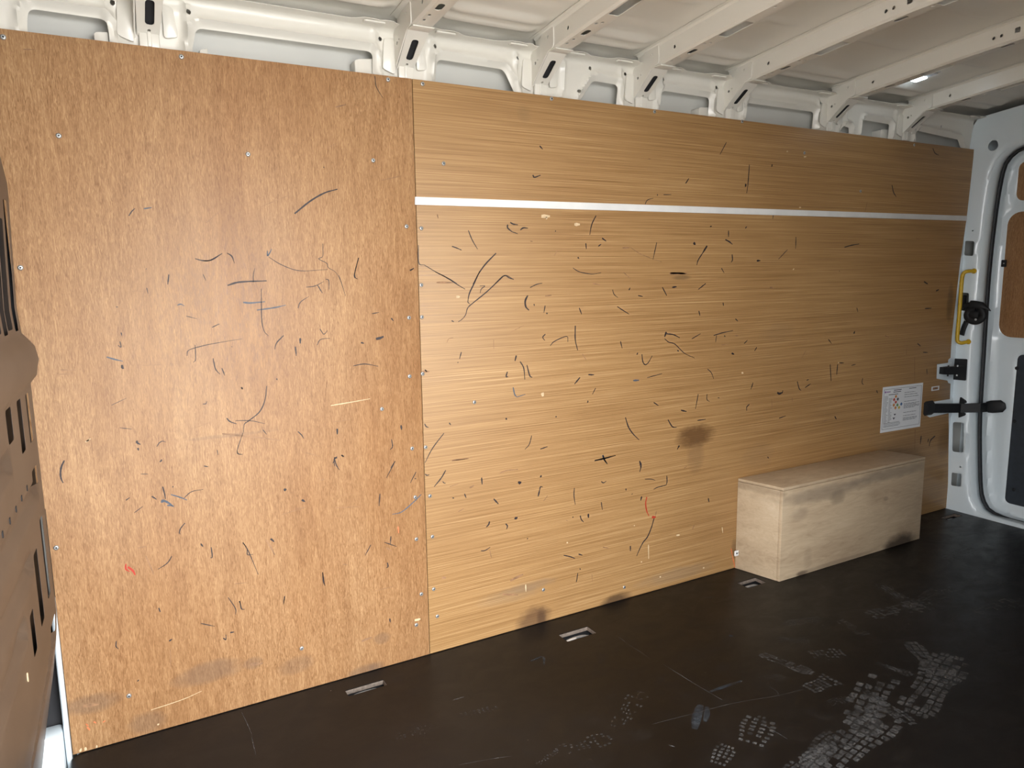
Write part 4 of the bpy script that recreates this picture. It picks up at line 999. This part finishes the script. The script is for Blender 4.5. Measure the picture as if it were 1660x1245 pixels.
bm = bmesh.new(); add_prism(bm, [(a[0], b[1]), (b[0], b[1]), (b[0], a[1]), (a[0], a[1])], lambda u, v, dd: Vector((u, dd, v)), D - .0009, D - .0003)
stk = from_bm('sticker', bm, M['paper'], None, None); tag(stk, 'tiny white rectangular sticker on the plywood above the door check arm', 'sticker')
bm = bmesh.new(); add_prism(bm, rrect(a[0] + .010, b[0] - .010, b[1] + .0045, a[1] - .0045, .002, 2), lambda u, v, dd: Vector((u, dd, v)), D - .0012, D - .0009)
from_bm('sticker_print', bm, M['inkbrown'], stk, None)

# ================================================================== REAR PILLAR FITTINGS
# grab handle
gh = empty('grab_handle', tuple(onX(1560, 556, XP))); tag(gh, 'yellow painted steel grab handle on the white rear pillar', 'handle')
hp = [onX(1579, 439.5, XP - .002), onX(1572, 439.5, XP - .022), onX(1565, 441, XP - .036), onX(1560.5, 447, XP - .040), onX(1558, 470, XP - .040), onX(1555, 510, XP - .040), onX(1552, 545, XP - .040), onX(1552.5, 553, XP - .038), onX(1558, 556, XP - .030), onX(1564, 555, XP - .018), onX(1570, 554, XP - .002)]
bm = bmesh.new(); add_tube(bm, catmull(hp, 5), .0085, None, 12, (0, 1, .01)); from_bm('grip', bm, M['yellow'], gh, 50)
for q in (hp[0], hp[-1]):
    bm = bmesh.new(); add_tube(bm, [(q.x - .003, q.y, q.z), (q.x + .0005, q.y, q.z)], .012, None, 14); from_bm('mounting_foot', bm, M['yellow'], gh)

# strap bundle by the handle
sb = empty('latch_strap', tuple(onX(1575, 520, XP - .02))); tag(sb, 'black bunched latch and strap hanging beside the yellow handle', 'latch')
def on(px, py, dx): return onX(px, py, XP - dx)
bm = bmesh.new(); add_tube(bm, catmull([on(1562, 497, .012), on(1572, 494, .020), on(1584, 495, .020), on(1596, 498, .015), on(1606, 504, .01)], 5), [.010] * 6 + [.014] * 10 + [.010, .008, .006, .004, .002], [.012] * 6 + [.020] * 8 + [.016, .013, .010, .008, .006, .004, .002], 10, (0, 0, 1)); from_bm('latch_hood', bm, M['black'], sb, 50)
bm = bmesh.new(); add_tube(bm, catmull([on(1590, 500, .018), on(1594, 512, .02), on(1586, 520, .022), on(1575, 520, .024), on(1568, 513, .024), on(1572, 503, .024), on(1582, 502, .024)], 5), .016, .012, 10, (1, 0, 0)); from_bm('strap_loop', bm, M['black'], sb, 50)
bm = bmesh.new(); add_tube(bm, catmull([on(1570, 508, .016), on(1580, 510, .020), on(1590, 511, .016)], 4), [.004] + [.016] * 7 + [.004], [.006] + [.022] * 7 + [.006], 10, (0, 0, 1)); from_bm('strap_fold', bm, M['black'], sb, 50)
bm = bmesh.new()
a = on(1567, 521, .014); b = on(1559, 543, .014); d_ = (b - a); side = Vector((0, 1, 0)).cross(d_).normalized()
add_tube(bm, catmull([a, a.lerp(b, .5) - Vector((.004, 0, 0)), b], 5), .0125, .005, 10, (1, 0, 0)); from_bm('strap_tail', bm, M['black'], sb, 50)
bm = bmesh.new(); a = on(1563, 482, .004); add_box(bm, a.x - .02, a.x + .01, a.y - .008, a.y + .010, a.z - .05, a.z + .01, .004); from_bm('latch_body', bm, M['black'], sb)
bm = bmesh.new(); q = on(1582, 518, .036); add_tube(bm, [q, q + Vector((-.003, 0, 0))], .005, None, 10); from_bm('latch_pin', bm, M['steel'], sb)

# door hinge stop
hs = empty('door_stop', tuple(onX(1555, 617, XP))); tag(hs, 'black bolted door stop catch on a white plate above the check arm', 'door catch')
bm = bmesh.new(); add_prism(bm, rpoly([on3(1546, 581, XP), on3(1569, 582, XP), on3(1567, 617, XP), on3(1544, 615, XP)], .006, 3), lambda u, v, dd: Vector((dd, u, v)), XP - .007, XP - .0015, .0015); from_bm('back_plate', bm, M['black'], hs)
bm = bmesh.new(); a = onY(1524, 601, 2.030); b = onX(1552, 600, XP - .012)
a0, a1 = W(1519.5, 592), W(1541, 612)
add_prism(bm, rrect(a0[0] - .008, a1[0] + .015, a1[1] - .006, a0[1] + .004, .01, 3), lambda u, v, dd: Vector((u, dd, v)), 2.031, 2.040, .002); from_bm('mounting_tab', bm, M['paint_cool'], hs)
bm = bmesh.new()
pa = onY(1526, 601, 2.018); pb = onX(1562, 600, XP - .018)
add_tube(bm, [pa, pa.lerp(pb, .3), pa.lerp(pb, .6), pb], [.011, .012, .012, .013], [.016, .018, .018, .022], 4, (0, 0, 1)); from_bm('catch_arm', bm, M['black'], hs, 30)
for f in (.25, .58, .66):
    q = pa.lerp(pb, f); bm = bmesh.new(); add_tube(bm, [q + Vector((-.004, -.008, -.026)), q + Vector((-.004, -.008, .026))], .0035, None, 8, (1, 0, 0)); from_bm('catch_pin', bm, M['steel'] if f == .66 else M['black'], hs)

# check arm
ck = empty('door_check_arm', tuple(onX(1556, 668, XP))); tag(ck, 'black door check arm reaching from the plywood edge to the rear door', 'check arm')
P1 = onY(1504, 662, 2.022); P2 = onX(1556, 661.5, XP - .014); P3 = onX(1588, 661, XP + .030); P4 = onX(1600, 660, XD - .022); P5 = onX(1630, 658, XD - .014)
bm = bmesh.new(); add_tube(bm, [P1, P1.lerp(P2, .5), P2, P2.lerp(P3, .5), P3, P4], .006, .0215, 4, (0, 0, 1)); from_bm('arm', bm, M['black'], ck, 30)
bm = bmesh.new(); add_tube(bm, [P1 + Vector((-.02, 0, 0)), P1 + Vector((.035, 0, 0))], .014, .034, 8, (0, 0, 1)); from_bm('end_cap', bm, M['black'], ck, 30)
bm = bmesh.new(); add_tube(bm, [P4, P4.lerp(P5, .25), P4.lerp(P5, .8), P5], [.010, .013, .013, .006], [.026, .030, .029, .014], 8, (0, 0, 1)); from_bm('door_end', bm, M['black'], ck, 30)
for dz, s in ((.030, 1), (-.028, -1)):
    q = onX(1561, 661.5, XP - .008); bm = bmesh.new()
    add_prism(bm, rpoly([(q.y + .016, q.z + dz + s * .022), (q.y - .012, q.z + dz + s * .006), (q.y - .014, q.z + dz - s * .004), (q.y + .018, q.z + dz - s * .012)], .005, 3), lambda u, v, dd: Vector((dd, u, v)), XP - .012, XP - .002, .0015)
    from_bm('guide_plate', bm, M['black'], ck)
a0, a1 = W(1502, 653), W(1540, 676)
bm = bmesh.new(); add_prism(bm, rrect(a0[0] - .010, a1[0] + .02, a1[1] - .006, a0[1] + .006, .012, 3), lambda u, v, dd: Vector((u, dd, v)), 2.032, 2.040, .002); from_bm('recess_tab', bm, M['paint_cool'], ck)

# roof lamp
lx0, ly0, ly1, lz = 2.825, 1.725, 1.850, 1.9
lz = float(rib_z(np.array([1.79]))[0]) + .068 + .006
lm = empty('roof_lamp', (lx0, 1.79, lz)); tag(lm, 'small lit LED lamp on the white roof between ribs', 'lamp')
A = onZ(1481, 132, 1.884); B = onZ(1517, 119, 1.892)
dirv = Vector((0, B.y - A.y, 0)).normalized(); xm = (A.x + B.x) / 2
slope = float(rib_z(np.array([B.y]))[0] - rib_z(np.array([A.y]))[0])
def lz_at(y): return float(rib_z(np.array([y]))[0]) + .068 + .004
def lamp_prism(name, y0, y1, w, d0, d1, mat, bev):
    bm = bmesh.new()
    add_prism(bm, rrect(xm - w, xm + w, y0, y1, .006, 3), lambda u, v, dd: Vector((u, v, lz_at(v) - dd)), d0, d1, bev)
    return from_bm(name, bm, mat, lm)
ylo, yhi = min(A.y, B.y) - .004, max(A.y, B.y) + .004
lamp_prism('lamp_base', ylo, yhi, .024, 0, .010, M['lens'], .002)
lamp_prism('lens', ylo + .006, ylo + (yhi - ylo) * .45, .018, .0095, .016, M['lens'], .002)
lamp_prism('led', ylo + (yhi - ylo) * .48, yhi - .004, .019, .0095, .017, M['led'], .002)
L = bpy.data.lights.new('lamp_light', 'POINT'); L.energy = 0.02; L.color = (0.72, 0.86, 1.0); L.shadow_soft_size = .02
lo = bpy.data.objects.new('lamp_light', L); col.objects.link(lo); lo.location = (xm, yhi - .03, lz_at(yhi) - .035); put(lo, lm)

# ================================================================== DUST ON THE FLOOR
def sole(u):     # half width along the length 0 heel .. 1 toe (unit length)
    return .12 + .0 * u if False else float(np.interp(u, [0, .06, .18, .35, .5, .7, .85, .95, 1.0], [.06, .11, .125, .105, .11, .155, .15, .10, .03]))
def footprint(heel, toe, mat, part=(0, 1), rows=13, cols=3, gap=.22, drop=.12, seed=0, width=1.0, solid=None, style='lug'):
    rows = int(rows * 1.2); cols += 1; gap *= 1.45
    r = random.Random(seed); H_ = onZ(*heel); T_ = onZ(*toe); ax = (T_ - H_); Ln = ax.length; ax.normalize(); sd = Vector((-ax.y, ax.x, 0))
    bm = bmesh.new()
    def P(u, s): return H_ + ax * (u * Ln) + sd * (s * Ln) + Vector((0, 0, .0004))
    for i in range(rows):
        u0, u1 = i / rows, (i + 1) / rows; uc = (u0 + u1) / 2
        if uc < part[0] or uc > part[1]: continue
        hw = sole(uc) * width
        for j in range(cols):
            if r.random() < drop: continue
            s0, s1 = -hw + 2 * hw * j / cols, -hw + 2 * hw * (j + 1) / cols
            gu = (u1 - u0) * gap * .5; gs = (s1 - s0) * gap * .5
            sh = r.uniform(-.006, .006) + (.012 * ((j + .5) / cols * 2 - 1) ** 2) * (1 if uc > .5 else -1)
            k = [(u0 + gu + sh, s0 + gs), (u0 + gu + sh + r.uniform(-.008, .008), s1 - gs), (u1 - gu + sh + r.uniform(-.008, .008), s1 - gs), (u1 - gu + sh, s0 + gs)]
            k = rpoly(k, .005, 1)
            bm.faces.new([bm.verts.new(P(a_, b_)) for a_, b_ in k])
    if solid:
        for (uc, sc, ru, rs) in solid:
            fc = bm.faces.new([bm.verts.new(P(uc + ru * math.cos(t_) * r.uniform(.9, 1.1), sc + rs * math.sin(t_) * r.uniform(.9, 1.1)) + Vector((0, 0, .0002))) for t_ in [2 * math.pi * q / 20 for q in range(20)]]); fc.material_index = 1
    for f in bm.faces:
        f.normal_update()
        if f.normal.z < 0: f.normal_flip()
    me = bpy.data.meshes.new('dust_footprint'); bm.to_mesh(me); bm.free()
    o = link('dust_footprint', me, [mat, M['dustfaint']], flo, None); o['kind'] = 'stuff'
    return o
FD, FF = M['dust'], M['dustfaint']
footprint((1150, 1262), (1180, 1208), FD, (.45, 1), 9, 3, .25, .05, 1, 1.25)
footprint((1200, 1245), (1236, 1160), FD, (.45, 1), 12, 3, .28, .08, 2, 1.3)
footprint((1320, 1262), (1440, 1150), FD, (0, 1), 14, 4, .16, .15, 3, 1.0, [(.72, .02, .14, .09)])
footprint((1280, 1262), (1370, 1190), FF, (0, 1), 14, 4, .2, .2, 13, 1.1, [(.5, 0, .3, .10)])
footprint((1392, 1165), (1440, 1064), FD, (0.0, .7), 10, 3, .18, .1, 4, 1.1)
footprint((1400, 1120), (1480, 1175), FD, (0, 1), 12, 4, .14, .15, 14, 1.0, [(.3, .0, .12, .09)])
footprint((1478, 1158), (1545, 1062), FD, (0, 1), 13, 4, .14, .12, 5, 1.0, [(.62, -.02, .14, .10)])
footprint((1520, 1095), (1476, 1040), FD, (0, 1), 9, 2, .12, .1, 6, 1.0)
footprint((1420, 1075), (1480, 1095), FD, (0, 1), 10, 4, .2, .25, 15, 1.1, [(.5, .0, .2, .10)])
footprint((1410, 998), (1510, 978), FD, (0, 1), 12, 4, .2, .2, 7, 1.1, [(.72, .0, .16, .10)])
footprint((1425, 945), (1480, 985), FF, (0, 1), 10, 4, .2, .2, 17, 1.2, [(.4, .0, .3, .10)])
footprint((1470, 985), (1535, 955), FF, (0, 1), 12, 4, .2, .25, 18, 1.0)
footprint((1360, 1005), (1405, 1030), FD, (0, 1), 8, 4, .3, .2, 8, 1.4)
footprint((1300, 1062), (1368, 1058), FD, (.2, 1), 9, 3, .28, .1, 9, 1.5)
footprint((1310, 1118), (1362, 1095), FD, (0, .75), 8, 4, .2, .05, 10, 1.6)
footprint((1232, 1060), (1318, 1092), FD, (0, 1), 14, 3, .15, .2, 11, 1.0)
footprint((1262, 1036), (1312, 1040), FF, (0, 1), 9, 4, .25, .15, 12, 1.4)
footprint((1270, 1012), (1330, 1002), FF, (0, 1), 10, 4, .25, .15, 22, 1.2)
footprint((1225, 1095), (1275, 1100), FF, (0, 1), 10, 4, .3, .3, 23, 1.4)
footprint((1345, 1140), (1385, 1130), FF, (0, 1), 8, 4, .25, .25, 24, 1.6)
footprint((1578, 992), (1660, 972), FD, (0, 1), 13, 4, .25, .3, 25, .9)
footprint((1620, 950), (1665, 935), FF, (0, 1), 10, 4, .25, .3, 26, 1.0)
footprint((1540, 960), (1600, 940), FF, (0, 1), 10, 4, .25, .35, 27, 1.2)
footprint((900, 1218), (992, 1195), FF, (0, 1), 10, 4, .3, .3, 28, 1.2)
footprint((640, 1195), (700, 1180), FF, (0, 1), 9, 4, .3, .4, 29, 1.2)
footprint((745, 1160), (808, 1146), FF, (0, 1), 8, 4, .3, .3, 30, .8)
footprint((1000, 1180), (1040, 1120), FF, (0, 1), 10, 4, .3, .45, 31, 1.1)
footprint((870, 1240), (905, 1215), FD, (0, 1), 9, 4, .3, .35, 32, .7)
footprint((1530, 905), (1600, 880), FF, (0, 1), 10, 4, .3, .3, 33, 1.3)
def floor_strokes(name, strokes, mat):
    bm = bmesh.new()
    for w, pts in strokes:
        C = catmull([onZ(*p) for p in pts], 5); prev = None
        for i, q in enumerate(C):
            t = (C[min(i + 1, len(C) - 1)] - C[max(i - 1, 0)]).normalized(); n_ = Vector((-t.y, t.x, 0)); f = i / (len(C) - 1)
            hw = w * (.35 + .65 * math.sin(math.pi * (.1 + .8 * f)))
            a = bm.verts.new(q + n_ * hw + Vector((0, 0, .0005))); b = bm.verts.new(q - n_ * hw + Vector((0, 0, .0005)))
            if prev: bm.faces.new([prev[0], prev[1], b, a])
            prev = (a, b)
    for f in bm.faces:
        f.normal_update()
        if f.normal.z < 0: f.normal_flip()
    me = bpy.data.meshes.new(name); bm.to_mesh(me); bm.free()
    o = link(name, me, mat, flo, None); o['kind'] = 'stuff'
floor_strokes('floor_scratches', [(.0016, [(1077, 1078), (1125, 1108), (1171, 1135)]), (.0010, [(1058, 1174), (1120, 1158), (1190, 1140), (1260, 1128), (1300, 1118)]), (.0014, [(1240, 1176), (1258, 1187), (1276, 1198)]),
                                  (.0012, [(1003, 1033), (1015, 1042)]), (.0008, [(1020, 1045), (1050, 1065)]), (.0012, [(392, 1155), (400, 1172), (408, 1190)]), (.0012, [(408, 1196), (415, 1225)]), (.0010, [(1245, 1112), (1258, 1120), (1262, 1126)]),
                                  (.0016, [(1140, 969), (1158, 968)]), (.0010, [(745, 1240), (800, 1230), (830, 1226)]), (.002, [(1084, 1208), (1094, 1211)]), (.0025, [(735, 1135), (752, 1130)])], M['dust'])
floor_strokes('rubber_smear', [(.013, [(1136, 1143), (1130, 1160), (1126, 1182)]), (.008, [(1146, 1146), (1146, 1158), (1143, 1170)]), (.006, [(1150, 1122), (1175, 1113), (1203, 1104)]), (.006, [(1182, 1030), (1188, 1032)]), (.004, [(860, 1072), (880, 1065), (882, 1078)])], M['dustblue'])
